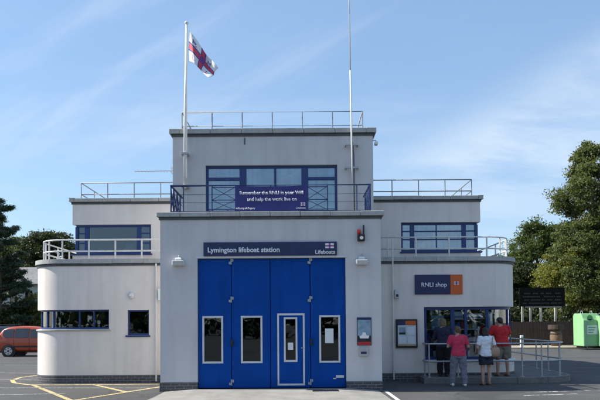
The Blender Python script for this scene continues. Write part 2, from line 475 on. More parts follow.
# apron in front of the doors: a low ramp
ap = MB()
xs = [-6.0, -2.35, -2.0, 2.0, 2.3, 4.0]
top = [(-2.75, -.01), (-2.0, -.005), (2.02, -.005), (2.74, -.01)]
ap.rings([[(-2.74, -.03, .006), (-1.97, -.03, .065), (1.97, -.03, .065), (2.74, -.03, .006)],
          [(-2.74, -1.2, .006), (-1.97, -1.2, .055), (1.97, -1.2, .055), (2.78, -1.2, .006)],
          [(-3.0, -6, .006), (-2.1, -6, .010), (2.1, -6, .010), (2.9, -6, .006)],
          [(-3.0, -6, -.05), (-2.1, -6, -.05), (2.1, -6, -.05), (2.9, -6, -.05)],
          [(-2.74, -.03, -.05), (-1.97, -.03, -.05), (1.97, -.03, -.05), (2.74, -.03, -.05)]], cap=True)
struct(ap.build('driveway', M_conc))
d = MB(); d.box(1.05, 1.7, -.72, -.42, .056, .072)
for k in range(9): d.box(1.08 + k * .066, 1.115 + k * .066, -.70, -.44, .0722, .078)
tag(d.build('drain_cover', M_black), 'dark iron drain grating set in the pale concrete before the blue doors', 'drain')

# ================================================================== BUILDING
B = thing('lifeboat_station', 'white two and three storey lifeboat station with rounded wings and big blue doors', 'building')
FX, LX, UX, MX = 2.86, 7.40, 6.68, 2.9
R = 1.0


def arc(cx, cy, r, a0, a1, n=40):
    return [(cx + r * math.cos(math.radians(a0 + (a1 - a0) * i / n)), cy + r * math.sin(math.radians(a0 + (a1 - a0) * i / n))) for i in range(n + 1)]


P_front = Path([(-FX, 12), (-FX, 0), (FX, 0), (FX, 12)])
P_left = Path([(-LX, 12)] + arc(-LX + R, 2.45 + R, R, 180, 270) + [(-FX, 2.45)])
P_right = Path([(FX, 2.45)] + arc(LX - R, 2.45 + R, R, 270, 360) + [(LX, 12)])
P_upl = Path([(-UX, 12), (-UX, 4.2), (-MX, 4.2)])
P_upr = Path([(MX, 4.2), (UX, 4.2), (UX, 12)])
P_mid = Path([(-MX, 12), (-MX, 1.8), (MX, 1.8), (MX, 12)])
sf = lambda x: 12 + x + FX                       # s on the front face of the front block
smid = lambda x: 10.2 + x + MX
sl = lambda x: P_left.L - (-FX - x)
sr = lambda x: x - FX
sul = lambda x: P_upl.L - (-MX - x)
sur = lambda x: x - MX
arcL0 = 12 - 3.45                                # s where the left arc begins
arcR1 = P_right.L - (12 - 3.45)

DX0, DX1, DZ = -1.90, 1.94, 3.44


def add_wall(path, z0, z1, ops, thick=.28, m=None):
    mb = MB(); wall_mesh(mb, path, z0, z1, ops, thick)
    return mb.build('wall', m or M_wall, B)


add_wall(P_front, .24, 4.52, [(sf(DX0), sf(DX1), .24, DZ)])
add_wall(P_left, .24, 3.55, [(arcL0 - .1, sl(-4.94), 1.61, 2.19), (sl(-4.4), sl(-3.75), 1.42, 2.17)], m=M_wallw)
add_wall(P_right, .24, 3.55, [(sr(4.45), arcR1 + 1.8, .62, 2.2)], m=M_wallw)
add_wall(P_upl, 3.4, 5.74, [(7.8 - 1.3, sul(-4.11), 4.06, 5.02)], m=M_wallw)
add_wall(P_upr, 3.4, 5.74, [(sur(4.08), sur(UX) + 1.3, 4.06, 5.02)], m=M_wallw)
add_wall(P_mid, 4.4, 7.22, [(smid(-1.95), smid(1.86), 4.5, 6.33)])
bw = MB(); bw.box(-LX + .05, LX - .05, 12, 12.25, 0, 3.5); bw.box(-UX + .05, UX - .05, 12.02, 12.2, 3.52, 5.7); bw.box(-MX + .05, MX - .05, 12.04, 12.18, 5.72, 7.2)
bw.build('back_wall', M_wall, B)
pw = MB()                                        # dark sheets added behind the panes, room shade put into their colour
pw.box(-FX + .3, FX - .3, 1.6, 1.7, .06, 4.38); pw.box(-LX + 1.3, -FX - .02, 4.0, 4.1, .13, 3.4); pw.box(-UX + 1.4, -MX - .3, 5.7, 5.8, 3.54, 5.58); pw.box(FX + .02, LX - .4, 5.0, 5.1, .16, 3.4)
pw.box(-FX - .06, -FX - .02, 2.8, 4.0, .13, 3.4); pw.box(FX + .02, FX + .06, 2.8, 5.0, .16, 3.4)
pw.build('dark_backing', M_dark, B)
# brick plinth, 15 mm proud
for P_, a_, b_ in ((P_left, 3, P_left.L - .02), (P_right, .02, P_right.L - 3), (P_front, 8, sf(DX0)), (P_front, sf(DX1), P_front.L - 8)):
    pl = MB(); sweep(pl, P_.sub(a_, b_), -.26, .015, 0, .24); pl.build('plinth', M_plinth, B, uvbox=True)
# roofs
rf = MB()
rf.prism([(p.x, p.y) for p in P_left.off(-.29).p] + [(-FX, 12)], 3.42, 3.52)
rf.prism([(p.x, p.y) for p in P_right.off(-.29).p] + [(FX, 12)], 3.42, 3.52)
rf.prism([(-FX + .29, .29), (FX - .29, .29), (FX - .29, 12), (-FX + .29, 12)], 4.40, 4.49)
rf.prism([(-UX + .29, 4.49), (-MX, 4.49), (-MX, 12), (-UX + .29, 12)], 5.6, 5.7)
rf.prism([(MX, 4.49), (UX - .29, 4.49), (UX - .29, 12), (MX, 12)], 5.6, 5.7)
rf.prism([(-MX + .29, 2.09), (MX - .29, 2.09), (MX - .29, 12), (-MX + .29, 12)], 7.1, 7.2)
rf.build('roof', M_roof, B)
fl = MB(); fl.prism([(-LX + .3, 3), (-FX - .01, 2.75), (-FX - .01, 11.9), (-LX + .3, 11.9)], .0, .12); fl.prism([(FX + .01, 2.75), (LX - .9, 2.75), (LX - .3, 3.5), (LX - .3, 11.9), (FX + .01, 11.9)], 0, .15)
fl.prism([(-FX + .3, .3), (FX - .3, .3), (FX - .3, 11.9), (-FX + .3, 11.9)], 0, .05)
fl.build('floor', M_dark, B)


def coping(path, s0, s1, z0, z1, over, step=.93, inner=-.34):
    mb = MB(); n = max(1, round((s1 - s0) / step)); L = (s1 - s0) / n
    for i in range(n):
        sweep(mb, path.sub(s0 + i * L + .004, s0 + (i + 1) * L - .004), inner, over + rng.uniform(-.003, .003), z0 + rng.uniform(-.003, .003), z1 + rng.uniform(-.004, .004))
    mb.build('coping', M_cop, B, bevel=.012)
    fb = MB(); sweep(fb, path.sub(s0, s1), -.02, .03, z0 - .075, z0 - .006); sweep(fb, path.sub(s0, s1), inner + .02, over - .03, z0 - .006, z1 - .012)  # dark band below the coping and dark core in its joints
    fb.build('dark_band', M_dkgrey, B)


coping(P_front, 10.2, P_front.L - 10.2, 4.52, 4.64, .085, .8)
coping(P_left, 0.5, P_left.L - .1, 3.57, 3.70, .075)
coping(P_right, .1, P_right.L - .5, 3.57, 3.70, .075)
coping(P_upl, 0.5, P_upl.L - .02, 5.76, 5.88, .09)
coping(P_upr, .02, P_upr.L - .5, 5.76, 5.88, .09)
coping(P_mid, 0.5, P_mid.L - .5, 7.24, 7.38, .09, .9)


# ---- windows -----------------------------------------------------------
def window(path, s0, s1, z0, z1, posts=(), bars=(), glass=M_glass, fw=.07, blind=None, sill=True, inset=.09, blind_d=.05, frame=M_blue, bw=.045, pieces=None):
    """frame swept along the wall path; posts (s, width); bars (s0, s1, z, height)"""
    mb = MB(); a, b = -inset - .07, -inset
    sweep(mb, path.sub(s0 + .002, s1 - .002), a, b, z0 + .002, z0 + fw); sweep(mb, path.sub(s0 + .002, s1 - .002), a, b, z1 - fw, z1 - .002)
    sweep(mb, path.sub(s0 + .002, s0 + fw), a, b, z0 + fw, z1 - fw); sweep(mb, path.sub(s1 - fw, s1 - .002), a, b, z0 + fw, z1 - fw)
    for s, w in posts: sweep(mb, path.sub(s - w / 2, s + w / 2), a, b + .004, z0 + fw, z1 - fw)
    for sa, sb, z, h in bars: sweep(mb, path.sub(sa, sb), a + .01, b - .006, z - h / 2, z + h / 2)
    w = mb.build('window', frame, B, bevel=.006)
    gl = MB(); sweep(gl, path.sub(s0 + .02, s1 - .02), -inset - .040, -inset - .034, z0 + .03, z1 - .03)
    gl.build('glass', glass, w)
    if sill:
        sm = MB(); sweep(sm, path.sub(s0 - .04, s1 + .04), -.12, .045, z0 - .05, z0 - .003); sm.build('sill', sill if sill is not True else M_cop, w, bevel=.005)
    for (sa, sb, za, zb, mm) in (blind or ()):
        bl = MB(); sweep(bl, path.sub(sa, sb), -inset - blind_d - .01, -inset - blind_d, za, zb); bl.build('blind', mm, w)
    return w


# upper left: wide dark pane between two narrow ones
mull = .14
W = window(P_upl, 6.5, sul(-4.11), 4.06, 5.02, [(7.8, .12), (sul(-6.24), mull), (sul(-4.53), mull)],
       [(sul(-6.6), sul(-6.24), 4.74, .035), (sul(-6.6), sul(-6.24), 4.42, .035), (sul(-4.5), sul(-4.15), 4.74, .035), (sul(-4.5), sul(-4.15), 4.42, .035)], glass_mat('reflecting_glass', (.45, .55, .64), 1.3),
       blind=[(sul(-6.58), sul(-6.28), 4.1, 5.0, M_blind), (sul(-4.47), sul(-4.15), 4.1, 5.0, M_blind), (sul(-5.0), sul(-4.72), 4.1, 4.4, M_blind)], sill=M_blue)
window(P_upr, sur(4.08), sur(UX) + 1.3, 4.06, 5.02, [(sur(4.46), mull), (sur(5.26), .03), (sur(6.16), mull), (sur(UX), .12)],
       [(sur(4.12), sur(6.6), 4.74, .04), (sur(4.12), sur(6.6), 4.47, .04)], M_glass,
       blind=[(sur(4.12), sur(6.55), 4.1, 5.0, M_blind)], sill=M_blue)
window(P_mid, smid(-1.95), smid(1.86), 4.5, 6.33, [(smid(-.88), .2), (smid(.06), .06), (smid(.92), .2)],
       [(smid(-1.9), smid(-.95), 5.95, .09), (smid(1.0), smid(1.8), 5.95, .09), (smid(-1.9), smid(1.8), 5.0, .05)], M_glass,
       blind=[(smid(-1.92), smid(1.84), 4.52, 6.3, M_blind)], sill=M_blue)
window(P_left, arcL0 - .1, sl(-4.94), 1.61, 2.19, [(arcL0 + .55, .05), (arcL0 + 1.02, .05), (arcL0 + 1.3, .05), (sl(-5.85), .04), (sl(-5.42), .04)], [], M_glasst, fw=.05,
       blind=[(arcL0 + .3, arcL0 + .95, 1.64, 1.85, M_blind)], blind_d=.25)
window(P_left, sl(-4.4), sl(-3.75), 1.42, 2.17, [], [], M_glassd, fw=.05, sill=M_blue)
# shop window: blue posts, rounded corner
window(P_right, sr(4.45), arcR1 + 1.8, .62, 2.2, [(sr(5.32), .11), (sr(5.72), .08), (sr(6.36), .08), (arcR1 - .72, .05), (arcR1 - .3, .05), (arcR1 + .1, .06)], [], M_glass, fw=.09, sill=M_white)

# ---- blue folding doors -------------------------------------------------
leafs = [(DX0, -1.03), (-1.03, -.02), (-.02, 1.02), (1.02, DX1)]
wins = [(-1.75, -1.28), (-.75, -.26), None, (1.28, 1.76)]
tr = MB(); tr.box(DX0 - .06, DX1 + .06, -.012, .02, DZ + .004, DZ + .05); tr.build('door_track', M_greyfr, B, bevel=.006)
YD = .09
for i, (a, b) in enumerate(leafs):
    mb = MB()
    ops = [(wins[i][0] - a, wins[i][1] - a, .75, 1.91)] if wins[i] else [(.35 - a, .66 - a, .76, 1.88)]
    wall_mesh(mb, Path([(a + .008, YD), (b - .008, YD)]), .075, DZ - .01, [(o[0] - .008, o[1] - .008, o[2], o[3]) for o in ops], .06)
    leaf = mb.build('door_leaf', M_door, B, bevel=.008)
    if wins[i]:
        x0, x1 = wins[i]; fr = MB()
        fr.box(x0 - .035, x1 + .035, YD - .02, YD - .002, .715, .765); fr.box(x0 - .035, x1 + .035, YD - .02, YD - .002, 1.895, 1.945)
        fr.box(x0 - .035, x0 + .015, YD - .02, YD - .002, .765, 1.895); fr.box(x1 - .015, x1 + .035, YD - .02, YD - .002, .765, 1.895)
        fr.build('window_frame', M_greyfr, leaf, bevel=.004)
        gl = MB(); gl.box(x0 + .002, x1 - .002, YD + .03, YD + .036, .752, 1.908); gl.build('glass', M_glassd, leaf)
    else:
        pdr = MB(); z0, z1, x0, x1 = .13, 2.0, .16, .87
        for q in ((x0, x1, z1 - .05, z1), (x0, x1, z0, z0 + .05), (x0, x0 + .045, z0 + .05, z1 - .05), (x1 - .045, x1, z0 + .05, z1 - .05)):
            pdr.box(q[0], q[1], YD - .018, YD - .002, q[2], q[3])
        w0, w1 = .33, .68
        for q in ((w0, w1, 1.85, 1.9), (w0, w1, .74, .79), (w0, w0 + .045, .79, 1.85), (w1 - .045, w1, .79, 1.85)):
            pdr.box(q[0], q[1], YD - .021, YD - .002, q[2], q[3])
        pdr.build('wicket_door', M_greyfr, leaf, bevel=.004)
        gl = MB(); gl.box(.352, .658, YD + .03, YD + .036, .762, 1.878); gl.build('glass', M_glassd, leaf)
        hd = MB(); hd.tube([(.775, YD - .03, 1.10), (.83, YD - .03, 1.10)], .011); hd.cyl((.825, YD, 1.10), (.825, YD - .035, 1.10), .014); hd.build('handle', M_steel, leaf, smooth=True)
# hinges, bolts
for hx in (-1.03, 1.02):
    for hz in (3.36, 2.37, .22):
        mb = MB(); s = 1 if hx > 0 else -1
        mb.box(hx - .05, hx + .004, YD - .035, YD - .002, hz - .01 - .06 * s * -1, hz + .05 - .06 * s * -1) if False else mb.box(hx - .065, hx - .006, YD - .03, YD - .002, hz - .07, hz - .005)
        mb.box(hx + .006, hx + .06, YD - .03, YD - .002, hz + .0, hz + .07); mb.cyl((hx, YD - .035, hz - .08), (hx, YD - .035, hz + .08), .017, 10)
        mb.build('hinge', mat('hinge_grey', (.34, .36, .40), .5, .1), B, bevel=.004)
    mb = MB(); mb.box(hx - .03 + .02, hx + .05, YD - .05, YD - .002, 1.16, 1.34); mb.box(hx, hx + .035, YD - .08, YD - .052, 1.2, 1.3)
    mb.build('door_bolt', M_black, B, bevel=.008)
mb = MB(); mb.box(1.67, 1.88, YD - .03, YD - .002, .32, .39); mb.box(1.60, 1.68, YD - .04, YD - .002, .29, .32); mb.build('kick_handle', M_greyfr, B, bevel=.008)

# ---- railings -----------------------------------------------------------
def railing(name, path, s0, s1, zbase, zs, posts, m, r=.018, pr=.016, zpost=None):
    mb = MB()
    for z in zs: mb.tube([(p.x, p.y, z) for p, _ in path.sub(s0, s1)], r, 8)
    o = mb.build(name, m, B, smooth=True)
    for s in posts:
        p = path.at(s); pm = MB(); pm.cyl((p.x, p.y, zbase), (p.x, p.y, max(zs)), pr, 8)
        pm.box(p.x - .045, p.x + .045, p.y - .045, p.y + .045, zbase - .001, zbase + .012); pm.build('post', m, o)
    return o


def frange(a, b, st):
    n = max(1, round((b - a) / st)); return [a + (b - a) * i / n for i in range(n + 1)]


Pm = Path([(-2.66, 11), (-2.66, 1.96), (2.62, 1.96), (2.62, 11)])
railing('roof_railing', Pm, 0, Pm.L, 7.38, (7.93, 7.52), frange(.1, 9.04, 1.3)[:-1] + frange(9.04, 9.04 + 5.28, .88) + frange(9.04 + 5.28, Pm.L - .1, 1.3)[1:], M_rgalv)
Pl = Path([(-6.46, 11), (-6.46, 4.38), (-2.95, 4.38)])
railing('roof_railing', Pl, 0, Pl.L, 5.88, (6.43, 6.05), frange(.1, 6.62, 1.2)[:-1] + frange(6.62, Pl.L, .8), M_rgalv)
Pr = Path([(2.95, 4.38), (6.46, 4.38), (6.46, 11)])
railing('roof_railing', Pr, 0, Pr.L, 5.88, (6.46, 6.08), frange(0, 3.51, .8) + frange(3.51, Pr.L - .1, 1.2)[1:], M_rgalv)
Pbl = P_left.off(-.16)
aL = Pbl.s[1]; aE = Pbl.s[41]
railing('balcony_railing', Pbl, 3.5, Pbl.L - .02, 3.70, (4.30, 3.96), frange(3.6, aL, 1.0) + [aL + .42, aL + .85] + frange(aE, Pbl.L - .35, .87), M_railw, .024, .026)
Pbr = P_right.off(-.16)
bE = Pbr.s[41]; bS = Pbr.s[1]
railing('balcony_railing', Pbr, .02, Pbr.L - 3.5, 3.70, (4.31, 3.96), [.55, 1.4, 2.4] + [bS, bS + .45, bS + .9, bE] + frange(bE, Pbr.L - 3.6, 1.0)[1:], M_railw, .022, .024)

# blue balcony railing over the doors
Pb = Path([(-2.62, 1.75), (-2.62, .2), (2.62, .2), (2.62, 1.75)])
bm_ = MB(); zt, zb = 5.38, 4.70
bm_.tube([(p.x, p.y, zt) for p in Pb.p], .03, 8); 
for z in (5.14, 4.93): bm_.tube([(p.x, p.y, z) for p in Pb.p], .009, 6)
bm_.tube([(p.x, p.y, zb) for p in Pb.p], .014, 6)
px = [-2.62, -2.29, -1.54, -.92, 0, .96, 1.5, 2.27, 2.62]
for x in px: bm_.cyl((x, .2, 4.64), (x, .2, zt), .02 if x in (-2.62, 2.62) else .014, 8)
for a, b in ((-1.54, -.92), (.96, 1.5)):
    for za, zc in ((4.72, 4.99), (5.0, 5.34)):
        bm_.tube([(a, .2, za), (b, .2, zc)], .008, 6); bm_.tube([(a, .2, zc), (b, .2, za)], .008, 6)
    bm_.tube([(a, .2, 4.995), (b, .2, 4.995)], .012, 6); bm_.tube([(a, .2, 5.33), (b, .2, 5.33)], .012, 6)
for x in (-2.62, 2.62):
    for y in (.55, 1.0, 1.45): bm_.cyl((x, y, 4.64), (x, y, zt), .02, 8)
    for ya, yc in ((.55, 1.0), (1.0, 1.45), (.2, .55)):
        bm_.tube([(x, ya, 4.72), (x, yc, 5.34)], .014, 6); bm_.tube([(x, ya, 5.34), (x, yc, 4.72)], .014, 6)
bm_.build('balcony_railing', mat('railing_navy', (.008, .024, .10), .4, .1, 8), B)

# drainpipes, boxes fixed to the walls
def pipe(x, y, z0, z1, m=M_white):
    mb = MB(); mb.cyl((x, y, z0), (x, y, z1), .024, 10)
    for z in frange(z0 + .3, z1 - .3, 1.0): mb.cyl((x, y, z - .03), (x, y, z + .03), .030, 10); mb.box(x - .015, x + .015, y, y + .07, z - .02, z + .02)
    return mb.build('drainpipe', m, B, smooth=False)


M_pipew = mat('painted_pipe', (.70, .66, .62), .6, .06, 5)
pipe(-3.52, 2.38, .05, 3.55, M_pipew); pipe(3.52, 2.38, .05, 4.25, M_pipew)

# ================================================================== SIGNS
t = thing('sign', 'long navy sign with white station name lettering above the blue doors', 'sign', (0, 0, 3.47))
x0, z0 = at(204, 256.5, 0); x1, z1 = at(337, 243, 0)
mb = MB(); mb.box(-1.73, 1.72, -.045, -.002, 3.50, 3.85); mb.build('board', M_navy, t, bevel=.006)
text_mesh('Lymington lifeboat station', -1.62, .24, 3.655, -.046, M_letter, t, bold=.03)
text_mesh('Lifeboats', 1.16, 1.67, 3.585, -.046, M_letter, t, bold=.02)
M_fred = mat('flag_red', (.58, .06, .10), .7, .05, 4); M_fblue = mat('flag_blue', (.03, .05, .28), .7, .05, 4)
M_fwhite = mat('flag_white', (.78, .77, .78), .7, .03, 4)


def emblem(parent, x, z, Y, w=.22, h=.13):
    mb = MB(); mb.box(x, x + w, Y - .004, Y, z, z + h, 0)
    mb.box(x, x + w, Y - .006, Y - .0042, z + h * .36, z + h * .64, 1); mb.box(x + w * .4, x + w * .6, Y - .0066, Y - .0042, z, z + h, 1)
    mb.box(x, x + w, Y - .0075, Y - .0068, z + h * .42, z + h * .58, 2); mb.box(x + w * .44, x + w * .56, Y - .0079, Y - .0068, z, z + h, 2)
    mb.box(x + w * .38, x + w * .62, Y - .0092, Y - .0082, z + h * .3, z + h * .7, 1)
    mb.build('flag_emblem', [M_fwhite, M_fblue, M_fred], parent)


emblem(t, 1.42, 3.675, -.046)

t = thing('sign', 'navy and orange sign lettered for the shop on the right wing wall', 'sign', (4.9, 2.45, 2.58))
mb = MB(); mb.box(4.18, 5.235, 2.405, 2.448, 2.575, 3.16); mb.build('board', M_navy, t, bevel=.006)
mb = MB(); mb.box(5.237, 5.60, 2.405, 2.448, 2.575, 3.16); mb.build('orange_panel', M_orange, t, bevel=.006)
text_mesh('RNLI shop', 4.37, 5.13, 2.865, 2.404, M_letter, t, bold=.018)
emblem(t, 5.34, 2.86, 2.404, .15, .09)

t = thing('banner', 'purple navy vinyl banner with white appeal lettering tied to the balcony rail', 'banner', (0, .15, 4.72))
mb = MB(); nx, nz = 28, 8
x0, x1, z0, z1 = -.93, .97, 4.70, 5.36
def bpt(i, j, d):
    u = i / nx; w = j / nz
    sag = .012 * math.sin(u * PI * 4) * (1 - abs(2 * w - 1)) + .006 * math.sin(u * 17 + w * 5)
    return (x0 + (x1 - x0) * u, .155 - sag - d, z0 + (z1 - z0) * w - (.02 * math.sin(PI * u) if j == nz else 0) - (.012 * abs(math.sin(u * PI * 3)) if j == 0 else 0))
for dd in (0, .003):
    for i in range(nx):
        for j in range(nz): mb.poly([bpt(i, j, dd), bpt(i + 1, j, dd), bpt(i + 1, j + 1, dd), bpt(i, j + 1, dd)])
bmat_o = mb.build('cloth', M_banner, t, smooth=True)
text_mesh('Remember the RNLI in your Will', -.80, .86, 5.17, .128, M_letter, t, bold=.018)
text_mesh('and help the work live on', -.61, .69, 5.00, .128, M_letter, t, bold=.018)
text_mesh('rnli.org.uk/legacy', -.90, -.40, 4.765, .128, M_letter, t, bold=.01)
text_mesh('Lifeboats', .67, .92, 4.765, .128, M_letter, t, bold=.015)
emblem(t, .79, 4.82, .128, .12, .085)

# poster and letter box on the front block, notice board by the shop
M_sea = mat('poster_sea', (.22, .33, .42), .4, .25, 6); M_prd = mat('poster_red', (.45, .02, .03), .4, .06)
t = thing('poster', 'blue sea poster with red foot strip on the wall right of the doors', 'poster', (2.4, 0, 1.17))
mb = MB(); mb.box(2.22, 2.59, -.03, -.002, 1.16, 1.88); mb.build('frame', M_navy, t, bevel=.005)
mb = MB(); mb.box(2.235, 2.575, -.034, -.0305, 1.41, 1.82, 0); mb.box(2.235, 2.575, -.0345, -.0305, 1.17, 1.25, 1); mb.box(2.235, 2.575, -.0342, -.0305, 1.25, 1.41, 2)
mb.build('picture', [M_sea, M_prd, M_black], t)
mb = MB(); mb.rings([[(2.405 + a * k, y, z) for k, z in ((-1, 1.40), (-.8, 1.34), (.85, 1.34), (1, 1.41), (.45, 1.42), (.3, 1.49), (-.3, 1.50), (-.5, 1.42))] for a, y in ((.13, -.0345), (.13, -.037))]); mb.build('boat_picture', M_white, t)
mb = MB(); mb.box(2.235, 2.575, -.034, -.0305, 1.822, 1.87); mb.build('heading', M_navy, t)
mb = MB(); mb.box(2.27, 2.50, -.07, -.002, .885, 1.11); lb = tag(mb.build('letter_box', M_steel, None, bevel=.012), 'small grey steel letter box under the sea poster', 'letter box')
mb = MB(); mb.box(2.31, 2.46, -.075, -.0705, .94, 1.0); mb.build('flap', M_navy, lb, bevel=.003)
M_page = mat('notice_paper', (.55, .62, .66), .6, .15, 7); M_pagew = mat('white_paper', (.70, .72, .73), .6, .05, 5)
t = thing('notice_board', 'dark framed notice board with pale pages on the right wing wall', 'notice board', (3.9, 2.45, 1.0))
mb = MB(); mb.box(3.60, 4.235, 2.37, 2.448, .99, 1.84); mb.build('frame', M_black, t, bevel=.01)
mb = MB(); mb.box(3.65, 4.185, 2.364, 2.3695, 1.05, 1.66, 0); mb.box(3.65, 3.87, 2.363, 2.3695, 1.67, 1.79, 1); mb.box(3.875, 4.185, 2.363, 2.3695, 1.67, 1.79, 2)
mb.box(3.68, 3.88, 2.361, 2.3635, 1.38, 1.60, 3); mb.box(3.93, 4.16, 2.361, 2.3635, 1.38, 1.62, 4); mb.box(3.68, 3.9, 2.361, 2.3635, 1.12, 1.33, 4); mb.box(3.94, 4.16, 2.361, 2.3635, 1.12, 1.33, 4)
mb.box(3.69, 3.87, 2.359, 2.3608, 1.39, 1.45, 5); mb.box(3.66, 4.18, 2.3605, 2.3635, 1.055, 1.10, 6)
mb.build('pages', [M_page, M_navy, M_orange, M_sea, M_pagew, M_black, mat('notice_tan', (.5, .33, .2), .6, .1)], t)
# leaflets taped in the door windows
mb = MB(); mb.box(1.40, 1.62, YD + .025, YD + .028, 1.22, 1.60); tag(mb.build('notice', M_pagew), 'white notice taped inside the rightmost door window', 'notice')
mb = MB(); mb.box(.43, .57, YD + .025, YD + .028, 1.05, 1.24); tag(mb.build('notice', M_pagew), 'small white notice taped in the narrow wicket door window', 'notice')
# an engraved-looking marking of grey print on each notice
# wall lights
def lantern(x, z, label):
    t = thing('wall_light', label, 'wall light', (x, -.002, z), 'lantern floodlights beside the doors')
    mb = MB(); mb.rings([[(x + sx * a, -.02 - b + sy * b, zz) for sx, sy in ((-1, -1), (1, -1), (1, 1), (-1, 1))] for a, b, zz in ((.075, .055, z + .05), (.085, .065, z + .09), (.06, .05, z + .125))])
    mb.build('cap', M_white, t, bevel=.008)
    mb = MB(); mb.box(x - .15, x + .15, -.19, -.004, z - .08, z + .045); mb.build('housing', M_greyfr, t, bevel=.015)
    mb = MB(); mb.box(x - .13, x + .13, -.198, -.1905, z - .065, z + .03); mb.build('lens', mat('ribbed_lens', (.5, .48, .43), .25, .12, 30), t, bevel=.004)
    mb = MB(); mb.tube([(x + .01, -.02, z + .2), (x + .01, -.05, z + .17), (x, -.06, z + .1)], .014); mb.build('bracket', M_galv, t)
lantern(-2.37, 3.33, 'grey lantern floodlight on the wall left of the blue doors')
lantern(2.35, 3.32, 'grey lantern floodlight on the wall right of the blue doors, under the alarm beacon')
t = thing('alarm_beacon', 'black alarm beacon with red lens and upright aerial near the balcony corner', 'beacon', (2.34, 0, 3.86))
mb = MB(); mb.box(2.25, 2.44, -.13, -.002, 3.85, 4.03); mb.build('base', M_black, t, bevel=.02)
mb = MB(); mb.cyl((2.29, -.07, 4.03), (2.29, -.07, 4.15), .045, 14); mb.build('red_lens', M_red_l, t, smooth=True)
mb = MB(); mb.cyl((2.41, -.07, 4.03), (2.41, -.07, 4.27), .022, 12); mb.build('aerial', M_black, t)
mb = MB(); mb.cyl((2.35, -.131, 3.93), (2.35, -.15, 3.93), .045, 14); mb.build('lamp', M_white, t)

def bulkhead(x, z, y, label):
    t = thing('bulkhead_light', label, 'wall light', (x, y, z))
    mb = MB(); mb.rings([[(x + a * math.cos(k * PI / 8), y - dy, z + 1.25 * a * math.sin(k * PI / 8)) for k in range(16)] for a, dy in ((.085, .002), (.085, .05), (.07, .09), (.03, .105))]); mb.build('cover', M_greyfr, t, smooth=True)
    mb = MB(); mb.box(x - .05, x + .02, y - .125, y - .1, z - .02, z + .05); mb.build('guard', M_white, t, bevel=.01)
bulkhead(-4.26, 2.6, 2.45, 'round bulkhead light above the small left wing window')
mb = MB(); mb.box(-3.45, -3.33, 2.30, 2.448, 2.45, 2.78); tag(mb.build('meter_box', M_white, None, bevel=.01), 'small white box on the left wing wall beside the drainpipe', 'meter box')
t = thing('alarm_box', 'small grey box on the pipe of the right wing wall', 'alarm box', (3.58, 2.45, 2.5))
mb = MB(); mb.box(3.57, 3.70, 2.31, 2.448, 2.46, 2.72); mb.build('case', M_greyfr, t, bevel=.015)
mb = MB(); mb.box(3.60, 3.67, 2.303, 2.3095, 2.5, 2.58); mb.build('panel', M_black, t)
# security camera on the tower corner
t = thing('security_camera', 'little white security camera at the upper tower corner', 'camera', (2.92, 2.0, 7.0))
mb = MB(); mb.tube([(2.9, 1.95, 7.06), (3.0, 1.93, 7.06), (3.0, 1.93, 7.0)], .016); mb.build('bracket', M_galv, t)
mb = MB(); mb.box(2.96, 3.05, 1.8, 2.0, 6.92, 7.0); mb.build('body', M_white, t, bevel=.01)
# letter slot mark on tower wall
mb = MB(); mb.box(-.83, -.80, 1.78, 1.8, 6.93, 7.12); mb.build('overflow_pipe', M_dkgrey, B)

# flagpole, flag, mast
t = thing('flagpole', 'tall white flagpole fixed to the left front of the tower', 'flagpole', (-2.51, 1.62, 5.63))
mb = MB(); mb.tube([(-2.515, 1.6, 5.62), (-2.49, 1.6, 8.0), (-2.455, 1.6, 10.36)], [.05, .045, .032], 12); mb.build('pole', M_white, t, smooth=True)
mb = MB(); mb.ellipsoid((-2.455, 1.6, 10.41), (.06, .06, .05)); mb.build('truck', M_white, t, smooth=True)
for z in (5.68, 6.62): mb = MB(); mb.box(-2.61, -2.42, 1.53, 1.798, z - .03, z + .03); mb.build('bracket', M_galv, t, bevel=.005)
mb = MB(); mb.tube([(-2.44, 1.55, 10.33), (-2.43, 1.54, 8), (-2.45, 1.54, 5.9)], .005, 5); mb.build('halyard', M_white, t)

FN, FM = 66, 40
def bez(a, b, c, d, t): return a * (1 - t) ** 3 + 3 * b * t * (1 - t) ** 2 + 3 * c * t * t * (1 - t) + d * t ** 3
topc = [at(*p, 1.6) for p in ((189.3, 31), (199, 41), (209, 58), (218.5, 71))]
botc = [at(*p, 1.6) for p in ((189.0, 62.5), (197, 66), (203, 74), (211.5, 83))]
def flag_pt(u, w):
    a = [bez(*[q[k] for q in topc], u) for k in (0, 1)]; b = [bez(*[q[k] for q in botc], u) for k in (0, 1)]
    y = 1.55 - .13 * math.sin(u * 7.5 + w * 1.2) * min(1, u * 3) - .10 * math.sin(u * 3 + w * 4) * u - .22 * u * (1 - w)
    x = a[0] * w + b[0] * (1 - w); z = a[1] * w + b[1] * (1 - w)
    return (x + .02 * math.sin(w * 9 + u * 5) * u, y, z + .012 * math.sin(u * 12 + w * 3))
GL = {'R': ['1110', '1001', '1110', '1010', '1001'], 'N': ['1001', '1101', '1011', '1001', '1001'], 'L': ['1000', '1000', '1000', '1000', '1111'], 'I': ['111', '010', '010', '010', '111']}
